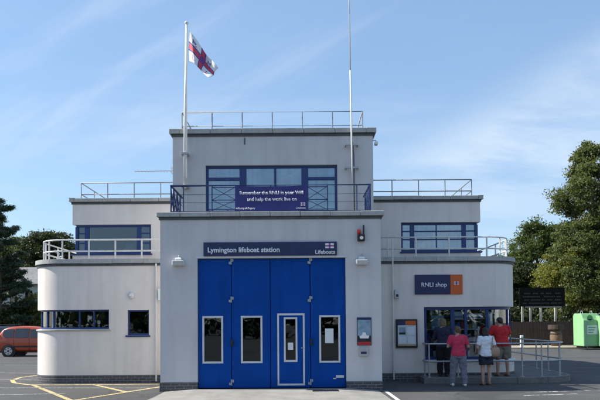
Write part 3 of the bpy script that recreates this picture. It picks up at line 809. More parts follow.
def flag_mi(i, j):
    u = (i + .5) / FN; w = (j + .5) / FM
    if abs(u - .5) < .085 and abs(w - .5) < .16:
        r = ((u - .5) / .085) ** 2 + ((w - .5) / .16) ** 2
        return 1 if r < 1 and (r > .55 or int(i + j) % 3) else 2
    if abs(w - .5) < .105 or abs(u - .5) < .06: return 2
    if abs(w - .5) < .15 or abs(u - .5) < .085: return 1
    for ch, (cu, cw), mi in (('R', (.14, .68), 1), ('N', (.68, .68), 1), ('L', (.16, .1), 2), ('I', (.72, .1), 2)):
        gx = int((u - cu) / .034); gz = 4 - int((w - cw) / .036) if w >= cw else 99
        if u >= cu and 0 <= gz < 5 and gx < len(GL[ch][0]) and GL[ch][gz][gx] == '1': return mi
    return 0
mb = MB(); nv = (FN + 1)
for j in range(FM + 1):
    for i in range(FN + 1): mb.v.append(flag_pt(i / FN, j / FM))
for j in range(FM):
    for i in range(FN): mb.f.append((j * nv + i, j * nv + i + 1, (j + 1) * nv + i + 1, (j + 1) * nv + i)); mb.mi.append(flag_mi(i, j))
fo = mb.build('flag', [M_fwhite, M_fblue, M_fred], None, smooth=True)
sd = fo.modifiers.new('s', 'SOLIDIFY'); sd.thickness = .004
tag(fo, 'white flag with blue edged red cross drooping from the flagpole', 'flag')

t = thing('aerial_mast', 'thin white whip aerial mast rising past the right of the tower', 'aerial', (2.28, 1.6, 5.0))
mb = MB(); mb.tube([(2.29, 1.62, 4.75), (2.25, 1.62, 9.0)], .024, 10); mb.build('lower_tube', M_railw, t, smooth=True)
mb = MB(); mb.tube([(2.25, 1.62, 9.0), (2.235, 1.62, 11.0), (2.2, 1.6, 13.2)], [.017, .014, .009], 8); mb.build('whip', M_railw, t, smooth=True)
for z in (6.2, 6.86):
    mb = MB(); mb.box(2.08, 2.46, 1.63, 1.68, z - .02, z + .02); mb.box(2.08, 2.12, 1.68, 1.798, z - .03, z + .03); mb.box(2.42, 2.46, 1.68, 1.798, z - .03, z + .03)
    mb.build('bracket', M_galv, t)
mb = MB(); mb.tube([(2.27, 1.64, 7.0), (2.31, 1.70, 6.9), (2.34, 1.78, 6.6), (2.34, 1.78, 4.9)], .012, 6); mb.build('cable', M_black, t)

t = thing('tv_aerial', 'grey rod television aerial beside the left of the tower', 'aerial', (-3.3, 4.6, 5.9))
mb = MB(); mb.tube([(-2.9, 4.6, 6.6), (-3.35, 4.6, 6.62), (-3.4, 4.6, 6.95)], .016, 8); mb.build('mount', M_galv, t)
mb = MB(); mb.cyl((-4.75, 4.6, 6.86), (-3.35, 4.6, 6.88), .012, 8)
for k in range(12): mb.cyl((-4.72 + k * .105, 4.5 - .002 * k, 6.86), (-4.72 + k * .105, 4.7 + .002 * k, 6.86), .006, 6)
for zz in (-.1, -.05, .05, .1): mb.cyl((-3.55 + abs(zz) * .6, 4.45, 6.88 + zz), (-3.55 + abs(zz) * .6, 4.75, 6.88 + zz), .008, 6)
mb.cyl((-3.5, 4.6, 6.76), (-3.5, 4.6, 7.0), .01, 6)
mb.build('boom', M_galv, t)

# ================================================================== SHOP TERRACE
PT = Path([(4.25, 2.43), (4.25, 1.56)][1:] + [(7.5, 1.56)] + [(7.5 + 1.35 * math.sin(a * PI / 20), 2.91 - 1.35 * math.cos(a * PI / 20)) for a in range(1, 11)] + [(8.85, 9.0)])
mb = MB(); mb.prism([(p.x, p.y) for p in PT.off(-.12).p] + [(LX + .02, 9.0), (LX + .02, 3.45)] + [(LX - 1 + 1.02 * math.cos(a * PI / 20), 3.45 + 1.02 * -math.sin(a * PI / 20)) for a in range(1, 11)] + [(4.25, 2.43)], -.02, .165)
struct(mb.build('pavement', M_pave))
mb = MB(); n = round(PT.L / .9)
for i in range(n): sweep(mb, PT.sub(i * PT.L / n + .003, (i + 1) * PT.L / n - .003), -.118, 0, -.02, .172 + rng.uniform(-.002, .002))
struct(mb.build('kerb', M_kerb, bevel=.015))
t = thing('handrail', 'grey steel handrail curving round the raised shop entrance', 'handrail', (6.5, 1.7, .17))
PR = PT.off(-.2)
for z in (1.12, .62):
    rt = MB(); rt.tube([(4.40, 2.42, z), (4.40, 1.80, z)] + [(p.x, p.y, z) for p, _ in PR.sub(.2, 9.5)], .024, 10); rt.build('rail', M_galv, t, smooth=True)
for q in [(4.40, 2.2), (4.44, 1.76)] + [tuple(PR.at(s)) for s in (1.02, 1.95, 2.85, 3.42, 4.15, 5.0, 5.9, 6.9, 8.2, 9.4)]:
    mb = MB(); mb.cyl((q[0], q[1], .17), (q[0], q[1], 1.12), .022, 10); mb.cyl((q[0], q[1], .166), (q[0], q[1], .18), .06, 12); mb.build('post', M_galv, t)
# shop interior; some pale panels and a ring stand in for window reflections
def panel(name, label, cat, x0, x1, y, z0, z1, m, extra=None, group=None):
    mb = MB(); mb.box(x0, x1, y, y + .012, z0, z1, 0)
    for (a, b, c, d_, mi) in (extra or ()): mb.box(a, b, y - .003, y - .0005, c, d_, mi)
    o = mb.build(name, m, None); return tag(o, label, cat, group)
panel('poster', 'pale blue poster in the shop window left of the dark jumper', 'poster', 4.72, 5.1, 2.72, 1.5, 1.95, [M_sea, M_pagew], [(4.76, 5.06, 1.55, 1.62, 1)])
panel('poster', 'white and blue panel standing in for a reflection high in the second shop pane', 'poster', 5.40, 5.68, 2.72, 1.82, 2.06, [M_pagew, M_sea], [(5.42, 5.66, 1.86, 1.93, 1)])
panel('poster', 'white strip standing in for a reflection high in the third shop pane', 'poster', 5.80, 6.28, 2.72, 1.84, 2.0, [M_pagew, M_blue], [(5.82, 6.26, 1.86, 1.9, 1)])
panel('poster', 'narrow pale panel standing in for a reflection in the rounded corner pane of the shop', 'poster', 6.45, 6.62, 2.85, 1.2, 2.05, [M_pagew, M_prd], [(6.47, 6.6, 1.3, 1.5, 1)])
t = thing('display_shelf', 'shop shelf unit stocked with coloured goods behind the big window', 'shelf', (5.6, 3.4, .15))
mb = MB()
for z in (.15, .6, 1.05, 1.5): mb.box(4.7, 6.3, 3.3, 3.65, z, z + .03)
mb.box(4.67, 4.70, 3.3, 3.65, .15, 1.6); mb.box(6.3, 6.33, 3.3, 3.65, .15, 1.6); mb.build('shelf', M_white, t)
goods = [MB() for _ in range(4)]
for z in (.63, 1.08, 1.53):
    x = 4.74
    while x < 6.2:
        w = rng.uniform(.06, .16); h = rng.uniform(.14, .34); goods[rng.randrange(4)].box(x, x + w * .85, 3.34, 3.5, z, z + h); x += w
for g_, c in zip(goods, ((.5, .05, .04), (.05, .12, .4), (.7, .68, .6), (.55, .35, .08))): g_.build('goods', mat('goods_%d' % int(c[0] * 100), c, .5, .1), t)
t = thing('reflection_ring', 'white ring standing in for a reflection in the left shop pane', 'reflection_ring', (4.98, 2.85, 1.95))  # ring added in place of a pale reflection on the glass
mb = MB()
for k in range(28):
    pass
ringpts = [(4.86 + .13 * math.cos(k * PI / 14), 2.8, 2.02 + .13 * math.sin(k * PI / 14)) for k in range(29)]
mb.tube(ringpts, .04, 10); mb.build('ring', M_white, t, smooth=True)
for k in (3, 10, 17, 24): mb = MB(); mb.tube(ringpts[k - 1:k + 2], .043, 10); mb.build('band', M_orange, t, smooth=True)

# ================================================================== FAR RIGHT: fence, board, barrel, bollard, bins
M_fence = mat('brown_fence_wood', (.055, .038, .028), .85, .2, 4, .3, 40, streak=.3, streak_scale=(8, 8, .6))
FY = 27.0
t = thing('fence', 'dark brown boarded fence beneath the black board', 'fence', (16, FY, 0))
xa = at(505, 330, FY)[0]; xb = at(588, 330, FY)[0]
mb = MB(); x = xa
while x < xb:
    w = .15; mb.box(x, x + w - .008, FY + rng.uniform(0, .012), FY + .03, .02, 1.72 + rng.uniform(-.02, .03)); x += w
mb.build('boards', M_fence, t)
for k in frange(xa, xb, 2.0): mb = MB(); mb.box(k - .05, k + .05, FY + .035, FY + .14, 0, 1.85); mb.build('post', M_fence, t)
BY = 27.35
x0, z1 = at(519, 288, BY); x1, z0 = at(565, 308, BY)
t = thing('sign_board', 'wide black board with faint lettering rows on posts above the fence', 'sign', ((x0 + x1) / 2, BY, 0))
mb = MB(); mb.box(x0, x1, BY - .03, BY + .03, z0 + .12, z1); mb.build('board', mat('black_board', (.009, .009, .008), .9, .3, 5, spec=.1), t, bevel=.01)
mb = MB(); mb.box(x0 + .4, x1 - .25, BY - .04, BY + .04, z0 + .02, z0 + .115); mb.build('rail', mat('weathered_timber', (.22, .21, .18), .8, .2, 6), t)
mb = MB()
for k in range(4):
    zz = z0 + .3 + k * .23; x = x0 + .25 + .1 * (k % 2)
    while x < x1 - .3:
        w = rng.uniform(.05, .13)
        if rng.random() > .16: mb.box(x, x + w, BY - .034, BY - .0305, zz, zz + .09)
        x += w + .03
mb.build('lettering', mat('faded_lettering', (.028, .028, .026), .7, .2, 5), t)
M_pale = mat('pale_post', (.45, .42, .35), .8, .15, 5)
for q in (523, 531, 541.5, 556):
    x = at(q, 320, BY)[0]; mb = MB(); mb.box(x - .06, x + .06, BY + .035, BY + .14, 0, z0 + .3); mb.build('post', M_pale, t)
# barrel planter / litter barrel
bx, by = at(556, 335, 25.6)[0], 25.6
t = thing('barrel', 'old brown wooden barrel standing before the fence', 'barrel', (bx, by, .09))
mb = MB(); mb.rings([[(bx + r_ * math.cos(k * PI / 10), by + r_ * math.sin(k * PI / 10), z) for k in range(20)] for r_, z in ((.30, .09), (.37, .4), (.39, .65), (.37, .9), (.31, 1.2))])
mb.build('staves', mat('barrel_oak', (.16, .10, .06), .7, .2, 5, streak=.3, streak_scale=(16, 16, 1)), t, smooth=True)
for r_, z in ((.375, .38), (.38, .9), (.32, 1.16)): mb = MB(); mb.rings([[(bx + (r_ + .012) * math.cos(k * PI / 10), by + (r_ + .012) * math.sin(k * PI / 10), zz) for k in range(20)] for zz in (z - .03, z + .03)]); mb.build('hoop', M_black, t)
mb = MB(); mb.cyl((bx, by, 1.2), (bx, by, 1.5), .5, 18); mb.build('lid', M_fence, t)
bx = at(522, 345, 23.9)[0]
t = thing('bollard', 'short white wooden bollard on the sunlit kerb beyond the handrail', 'bollard', (bx, 23.9, 0))
mb = MB(); mb.box(bx - .09, bx + .09, 23.85, 24.03, .05, .85); mb.build('post', M_white, t, bevel=.02); mb = MB(); mb.box(bx - .1, bx + .1, 23.84, 24.04, .62, .7); mb.build('band', M_black, t)

M_green = mat('bin_green', (.24, .47, .22), .45, .07, 4); M_green2 = mat('bin_green_dark', (.10, .36, .10), .45, .07, 4)
def bin_(px, Y, w, h, label, m, rz=0.0):
    x = at(px, 340, Y)[0]
    t = thing('recycling_bin', label, 'recycling bin', (0, 0, 0), 'green recycling banks under the trees')
    mb = MB(); dd = 1.15
    sec = [(0, .12), (0, h * .80), (.10, h * .86), (.28, h), (dd - .1, h * 1.0), (dd, h * .93), (dd, .12)]
    mb.rings([[(xx, p[0], p[1]) for p in sec] for xx in (-w / 2, w / 2)]); mb.build('body', m, t, bevel=.04)
    mb = MB(); mb.cyl((-w * .12, .06, h * .87), (-w * .12, .24, h * .83), .17, 18); mb.build('aperture', M_black, t)
    mb = MB(); mb.rings([[(-w * .12 + .2 * math.cos(k * PI / 10), .03 + dy, h * .86 + .2 * math.sin(k * PI / 10)) for k in range(20)] for dy in (0, .03)]); mb.build('collar', M_green2, t)
    mb = MB(); mb.box(-w * .3, w * .32, -.012, -.001, h * .40, h * .66); mb.build('label', M_pagew, t)
    mb = MB()
    for k in range(3): mb.box(-w * .24, w * (.05 + .07 * k), -.016, -.0125, h * (.44 + .07 * k), h * (.47 + .07 * k))
    mb.build('print', M_green2, t)
    for sx in (-1, 1): mb = MB(); mb.box(sx * w * .32 - .06, sx * w * .32 + .06, .1, dd - .1, 0, .12); mb.build('foot', M_black, t)
    for sx in (-1, 1): mb = MB(); mb.tube([(sx * w * .28, dd * .5 - .1, h), (sx * w * .28, dd * .5 - .05, h + .15), (sx * w * .28, dd * .5 + .1, h + .15), (sx * w * .28, dd * .5 + .15, h)], .02); mb.build('lifting_loop', M_galv, t)
    t.location = (x, Y, .09); t.rotation_euler.z = rz
    return t
bin_(592.5, 21.6, 1.12, 2.12, 'tall pale green recycling bank, left of the pair', M_green, .12)
bin_(611.5, 21.3, 1.25, 1.98, 'green recycling bank cut by the right edge of the photo', M_green, .1)


# ================================================================== TREES
def leaf_mesh(name, pts, size, m, parent=None, aspect=.55, seed=1, up=.3, off=(0, 0, 0)):
    rs = np.random.RandomState(seed); pts = np.asarray(pts, dtype=np.float64); n = len(pts)
    nrm = rs.normal(size=(n, 3)); nrm[:, 2] += up; nrm /= np.linalg.norm(nrm, axis=1)[:, None]
    t_ = rs.normal(size=(n, 3)); t_ -= nrm * (t_ * nrm).sum(1)[:, None]; t_ /= np.linalg.norm(t_, axis=1)[:, None]
    b_ = np.cross(nrm, t_); sz = size * rs.uniform(.6, 1.35, size=(n, 1))
    a = t_ * sz; b = b_ * sz * aspect
    V = np.stack([pts - a, pts - b * .9 + a * .1, pts + a, pts + b * .9 + a * .1], 1).reshape(-1, 3) - np.array(off)
    me = bpy.data.meshes.new(name); me.vertices.add(4 * n); me.vertices.foreach_set('co', V.ravel())
    me.loops.add(4 * n); me.loops.foreach_set('vertex_index', np.arange(4 * n, dtype=np.int32))
    me.polygons.add(n); me.polygons.foreach_set('loop_start', np.arange(0, 4 * n, 4, dtype=np.int32)); me.polygons.foreach_set('loop_total', np.full(n, 4, dtype=np.int32))
    me.update(); me.validate(); me.materials.append(m)
    o = bpy.data.objects.new(name, me); COL.objects.link(o)
    if parent: o.parent = parent
    return o


def clump_points(blobs, rs, per_clump=70, clump_r=.38):
    """blobs: (x,y,z,rx,ry,rz,nclumps). leaves gathered in clumps over each blob's outer volume"""
    out = []; cent = []
    for (x, y, z, rx, ry, rz, nc) in blobs:
        d = rs.normal(size=(nc, 3)); d /= np.linalg.norm(d, axis=1)[:, None]
        r = rs.uniform(.35, 1.0, size=(nc, 1)) ** .55 * np.where(rs.uniform(size=(nc, 1)) > .75, rs.uniform(1.0, 1.28, size=(nc, 1)), 1.0)
        c = d * r * np.array([rx, ry, rz]) + np.array([x, y, z])
        cent.append(c)
        for q in c:
            k = int(per_clump * rs.uniform(.5, 1.4)); cr = clump_r * rs.uniform(.45, 1.35)
            p = np.clip(rs.normal(size=(k, 3)), -1.75, 1.75) * np.array([cr, cr, cr * .6]) + q
            out.append(p)
    return np.concatenate(out), np.concatenate(cent)


M_bark = mat('bark', (.09, .07, .05), .9, .25, 6, .6, 25)


def tree(name, label, base, trunk_h, blobs, leaf, m, seed, per=70, cr=.38, r0=.22, cat='tree', group=None, limbs=26, aspect=.55):
    rs = np.random.RandomState(seed); rr = random.Random(seed)
    t = thing(name, label, cat, base, group)
    B0 = Vector(base)
    bl = [(b[0] + base[0], b[1] + base[1], b[2] + base[2], *b[3:]) for b in blobs]
    pts, cent = clump_points(bl, rs, per, cr)
    pts = pts[pts[:, 2] > base[2] + .15]
    leaf_mesh('crown', pts, leaf, m, t, aspect, seed, off=base)
    mb = MB(); topz = max(b[2] + b[5] * .5 for b in bl)
    spine = [B0 + Vector((rr.uniform(-.1, .1) * k, rr.uniform(-.1, .1) * k, (topz - base[2]) * k / 6)) for k in range(7)]
    mb.tube(spine, [r0 * (1 - .14 * k) for k in range(7)], 9)
    idx = rs.choice(len(cent), min(limbs, len(cent)), replace=False)
    for i in idx:
        q = Vector(cent[i]); k = max(.15, min(.85, (q.z - base[2]) / (topz - base[2]) * .75)); a = spine[int(k * 6)].lerp(spine[min(6, int(k * 6) + 1)], k * 6 % 1)
        mid = a.lerp(q, .5) + Vector((0, 0, .12 * (q - a).length))
        mb.tube([a, mid, q], [r0 * (.2 if limbs > 40 else .38), r0 * .12, .012], 5)
    mb.build('trunk', M_bark, t)
    return t


L_yel = leaf_mat('leaf_olive', [(.12, .14, .025), (.18, .195, .045), (.25, .24, .075), (.14, .165, .035)], .45)
L_pop = leaf_mat('leaf_poplar', [(.05, .075, .022), (.085, .11, .035), (.17, .185, .085), (.08, .105, .035)], .42)
L_grn = leaf_mat('leaf_green', [(.04, .065, .02), (.07, .10, .028), (.10, .125, .038)], .35)
L_drk = leaf_mat('leaf_dark', [(.02, .036, .014), (.04, .055, .02), (.06, .07, .027)], .2)
L_pine = leaf_mat('needle_dark', [(.022, .042, .022), (.034, .058, .028), (.05, .07, .032)], .12)
L_bush = leaf_mat('leaf_bush', [(.12, .115, .03), (.09, .10, .028), (.16, .14, .05)], .3)

# right: poplar-like tall tree and companions
tx = at(597, 300, 30)[0]
def envelope(prof, n, seed, rmin=.45, rmax=.85, depth=.8, nc=9, shell=.35):
    """many small tufts filling an uneven outline: prof = [(z, left, right)], metres from the stem"""
    q = random.Random(seed); out = []
    zs = [p[0] for p in prof]
    while len(out) < n:
        z = q.uniform(zs[0], zs[-1])
        for a, b in zip(prof, prof[1:]):
            if a[0] <= z <= b[0]:
                f = (z - a[0]) / (b[0] - a[0]); l = a[1] + (b[1] - a[1]) * f; r = a[2] + (b[2] - a[2]) * f
        w = (r - l) / 2; k = q.uniform(-1, 1)
        if abs(k) < shell and q.random() < .35: continue
        if q.random() > (w / 2.6) ** .5 + .1: continue
        x = (l + r) / 2 + k * w; d = q.choice((-1, 1)) * q.random() ** .6 * w * depth * math.sqrt(max(.1, 1 - k * k * .8))
        rad = q.uniform(rmin, rmax) * (.55 + .45 * min(1, w / 2)); out.append((x, d, z, rad * 1.15, rad * 1.1, rad * .72, nc))
    return out


tree('poplar_tree', 'tall pointed tree rising highest above the green bins', (tx, 30, 0), 3,
     envelope([(3.5, -2.2, 2.6), (6, -2.6, 3.0), (8.6, -2.2, 3.0), (9.6, -2.2, 2.8), (11.2, -2.7, 2.4), (12.2, -2.5, 2.2), (13.0, -1.6, 1.5), (13.9, -1.1, .7), (14.7, -.75, .0)], 230, 5, .4, .8) + [(-.5, 0, 14.75, .16, .2, .45, 8), (-.45, 0, 14.1, .3, .3, .55, 9)], .085, L_pop, 11, per=62, cr=.25, r0=.17, limbs=90)
tree('ash_tree', 'broad yellowish green tree spreading low behind the black board and bins', (at(573, 300, 31.5)[0], 31.3, 0), 2,
     envelope([(1.6, -1.5, 3.2), (3.0, -2.2, 3.6), (4.6, -2.4, 3.6), (5.8, -2.0, 3.2), (7.0, -1.0, 2.9), (8.2, .1, 2.2)], 105, 6, .45, .85), .085, L_yel, 12, per=66, cr=.25, limbs=100, r0=.17)
tree('sycamore_tree', 'rounded dark green tree close behind the right wing roof', (at(534, 300, 37)[0], 37, 0), 2,
     envelope([(1.5, -2.6, 3.5), (4, -2.8, 3.8), (6.2, -2.7, 3.2), (7.8, -2.1, 2.4), (9.2, -1.0, 1.8), (10.2, -.2, .9)], 120, 7, .5, .95), .10, L_grn, 13, per=66, cr=.28, limbs=90)
tree('oak_tree', 'dark tree filling the gap between shop corner and board', (at(514, 300, 35)[0], 35, 0), 2,
     envelope([(.8, -2.0, 2.4), (3, -2.2, 2.4), (5, -1.8, 1.8), (6.4, -.9, 1.0)], 80, 8, .5, .9), .09, L_drk, 14, per=70, cr=.28, limbs=50)
tree('elm_tree', 'olive tree partly out of frame at the far right', (at(620, 300, 31)[0], 31, 0), 2,
     envelope([(1.8, -2.2, 2.6), (5, -2.4, 2.8), (9, -2.0, 2.2), (12, -.8, 1.0)], 110, 9, .5, .9), .09, L_pop, 15, per=66, cr=.27, limbs=70)
# hedge behind the fence so nothing shows beneath the crowns
def hedge(name, label, x0, x1, y, zt, m, seed, leaf=.11, dep=1.0, per=60):
    rs = np.random.RandomState(seed); n = int((x1 - x0) / .35)
    bl = [(x0 + (x1 - x0) * (i + .5) / n, y + rs.uniform(-.2, .2), zt * .5, .6, dep * .6, zt * .5 * rs.uniform(.85, 1.12), 9) for i in range(n)]
    pts, _ = clump_points(bl, rs, per, .22); pts = pts[pts[:, 2] > .02]
    t = thing(name, label, 'hedge', ((x0 + x1) / 2, y, 0)); leaf_mesh('foliage', pts, leaf, m, t, .55, seed, off=t.location)
    mb = MB()
    for i in range(n):
        x = x0 + (x1 - x0) * (i + .5) / n; mb.tube([(x, y, 0), (x + .1, y + .1, zt * .4), (x - .1, y, zt * .8)], [.04, .03, .01], 5)
    mb.build('stem', M_bark, t)
    return t
hedge('hedge', 'low dark hedge behind the brown fence', 13.0, 24, 29.3, 2.9, L_drk, 31)

# left: pine
def pine(label, base, h, seed, spread=3.4, lean=0):
    rs = np.random.RandomState(seed); rr = random.Random(seed); t = thing('pine_tree', label, 'tree', base); pts = []; mb = MB(); B0 = Vector(base)
    top = Vector((lean, 0, h)); mb.tube([B0, B0 + top * .5 + Vector((.15, 0, 0)), B0 + top], [.3, .2, .03], 9)
    z = 1.4
    while z < h - .15:
        k = (z / h); L = spread * (1 - k) ** .62 * (.65 + .6 * rr.random()) + .2
        for b in range(rr.randint(3, 5)):
            a = rr.uniform(0, 2 * PI); p0 = B0 + Vector((lean * k, 0, z)); tip = p0 + Vector((math.cos(a) * L, math.sin(a) * L, L * rr.uniform(.05, .35)))
            midp = p0.lerp(tip, .6) - Vector((0, 0, .08 * L)); mb.tube([p0, midp, tip], [.05 + .02 * L, .035, .012], 5)
            nb = int(7 + 6 * L)
            for i in range(nb):
                f = .3 + .7 * (i + rr.random()) / nb; c = p0.lerp(midp, f / .6) if f < .6 else midp.lerp(tip, (f - .6) / .4)
                pts.append(np.clip(rs.normal(size=(62, 3)), -1.8, 1.8) * np.array([.15, .15, .085]) + np.array(c) + np.array([rr.uniform(-.25, .25), rr.uniform(-.25, .25), rr.uniform(0, .2)]))
        z += rr.uniform(.38, .62)
    leaf_mesh('crown', np.concatenate(pts), .10, L_pine, t, .28, seed, off=base); mb.build('trunk', M_bark, t)
    return t
pine('tall dark pine at the left edge with layered branches', (at(-3, 300, 31)[0], 31, 0), 11.3, 41, 3.1)
pine('second dark pine half out of frame on the left', (at(-13, 300, 35)[0], 35, 0), 11.8, 42, 3.4)
tree('maple_tree', 'dark rounded tree beside the slate roof behind the left wing', (at(44, 300, 48)[0], 48, 0), 2,
     envelope([(2, -4, 5), (5, -4.2, 5.5), (8, -3.4, 5.2), (9.8, -2.2, 3.8), (11.0, -.8, 1.6)], 110, 21, .6, 1.05), .12, L_drk, 51, per=66, cr=.33, limbs=40)
tree('lime_tree', 'brownish green tree further left behind the pine', (at(20, 300, 52)[0], 52, 0), 2,
     envelope([(2, -4, 4), (5, -4.4, 4.2), (8, -3.6, 3.6), (10.2, -1.8, 2.2), (11.2, -.6, 1.0)], 110, 22, .6, 1.05), .12, L_grn, 52, per=66, cr=.33, limbs=40)
# house beyond
HY = 40.0
hx0, hx1 = at(-14, 290, HY)[0], at(60, 290, HY)[0]
t = thing('house', 'pale house with grey slate roof half hidden by trees on the left', 'house', ((hx0 + hx1) / 2, HY, 0))
mb = MB(); wall_mesh(mb, Path([(hx0, HY + 6), (hx0, HY), (hx1, HY), (hx1, HY + 6)]), 0, 5.5, [(6 + .8 + k * 1.35, 6 + 1.5 + k * 1.35, 3.6, 4.9) for k in range(3)] + [(6 + .8 + k * 1.35, 6 + 1.5 + k * 1.35, .9, 1.9) for k in range(3)], .25); mb.build('wall', mat('house_white', (.66, .66, .62), .8, .06, 3), t)
mb = MB(); mb.rings([[(x, HY - .3, 5.45), (x, HY + 3, 7.25), (x, HY + 6.3, 5.45), (x, HY + 6.3, 5.35), (x, HY + 3, 7.1), (x, HY - .3, 5.35)] for x in (hx0 - .2, hx1 + .2)])
mb.build('roof', mat('slate', (.19, .185, .19), .7, .14, 3, .4, 20, streak=.2, streak_scale=(6, 6, 6)), t)
for k in range(3):
    for za, zc in ((3.6, 4.9), (.9, 1.9)):
        a = hx0 + .8 + k * 1.35; mb = MB(); mb.box(a, a + .7, HY + .12, HY + .13, za, zc); wn = mb.build('window', M_glassd, t)
        mb = MB(); mb.box(a, a + .7, HY + .08, HY + .11, za, za + .06); mb.box(a, a + .7, HY + .08, HY + .11, zc - .06, zc); mb.box(a + .32, a + .38, HY + .08, HY + .11, za, zc); mb.build('frame', M_white, wn)
mb = MB(); mb.box(hx0 + .02, hx1 - .02, HY + .6, HY + .7, 0, 5.3); mb.build('inner_wall', M_dark, t)
# shrubs in front of the house
def shrub(label, px, Y, w, h, m, seed, leaf=.1):
    x = at(px, 310, Y)[0]
    return tree('shrub', label, (x, Y, 0), .3, [(0, 0, h * .5, w * .5, w * .45, h * .5, 40), (w * .2, 0, h * .7, w * .3, w * .3, h * .28, 16), (-w * .25, 0, h * .62, w * .28, w * .3, h * .3, 16)], leaf, m, seed, per=75, cr=.22, r0=.05, cat='shrub', limbs=12)
shrub('yellow green shrub beside the left wing wall', 28, 33, 2.3, 4.3, L_bush, 61)
shrub('dark bush under the pine at the left edge', 4, 32, 3.2, 3.3, L_drk, 62)
shrub('mid green bush between pine and yellow shrub', 16, 34, 2.4, 3.6, L_grn, 63)
shrub('taller olive bush partly behind the left wing', 40, 35, 2.6, 4.2, L_yel, 64)
hedge('hedge', 'dark hedge running behind the parked cars', at(-30, 310, 36)[0], at(70, 310, 36)[0], 36.5, 1.9, L_drk, 66)
hedge('hedge', 'dark conifer hedge at the far left', at(-45, 310, 38)[0], at(6, 310, 38)[0], 38.5, 3.6, L_pine, 67, .12)


# the wood added unseen behind the camera for the dark reflections in the panes
rs_ = np.random.RandomState(77)
wb = [(x, -58 + rs_.uniform(-3, 3), 3.5 + rs_.uniform(-.5, 1.5), 3.4, 2.5, 4.2 + rs_.uniform(-1, 1.5), 26) for x in range(-62, 66, 4)]
wp, _ = clump_points(wb, rs_, 26, .8)
struct(leaf_mesh('added_wood', wp[wp[:, 2] > .2], .5, L_drk, None, .6, 78), 'stuff')

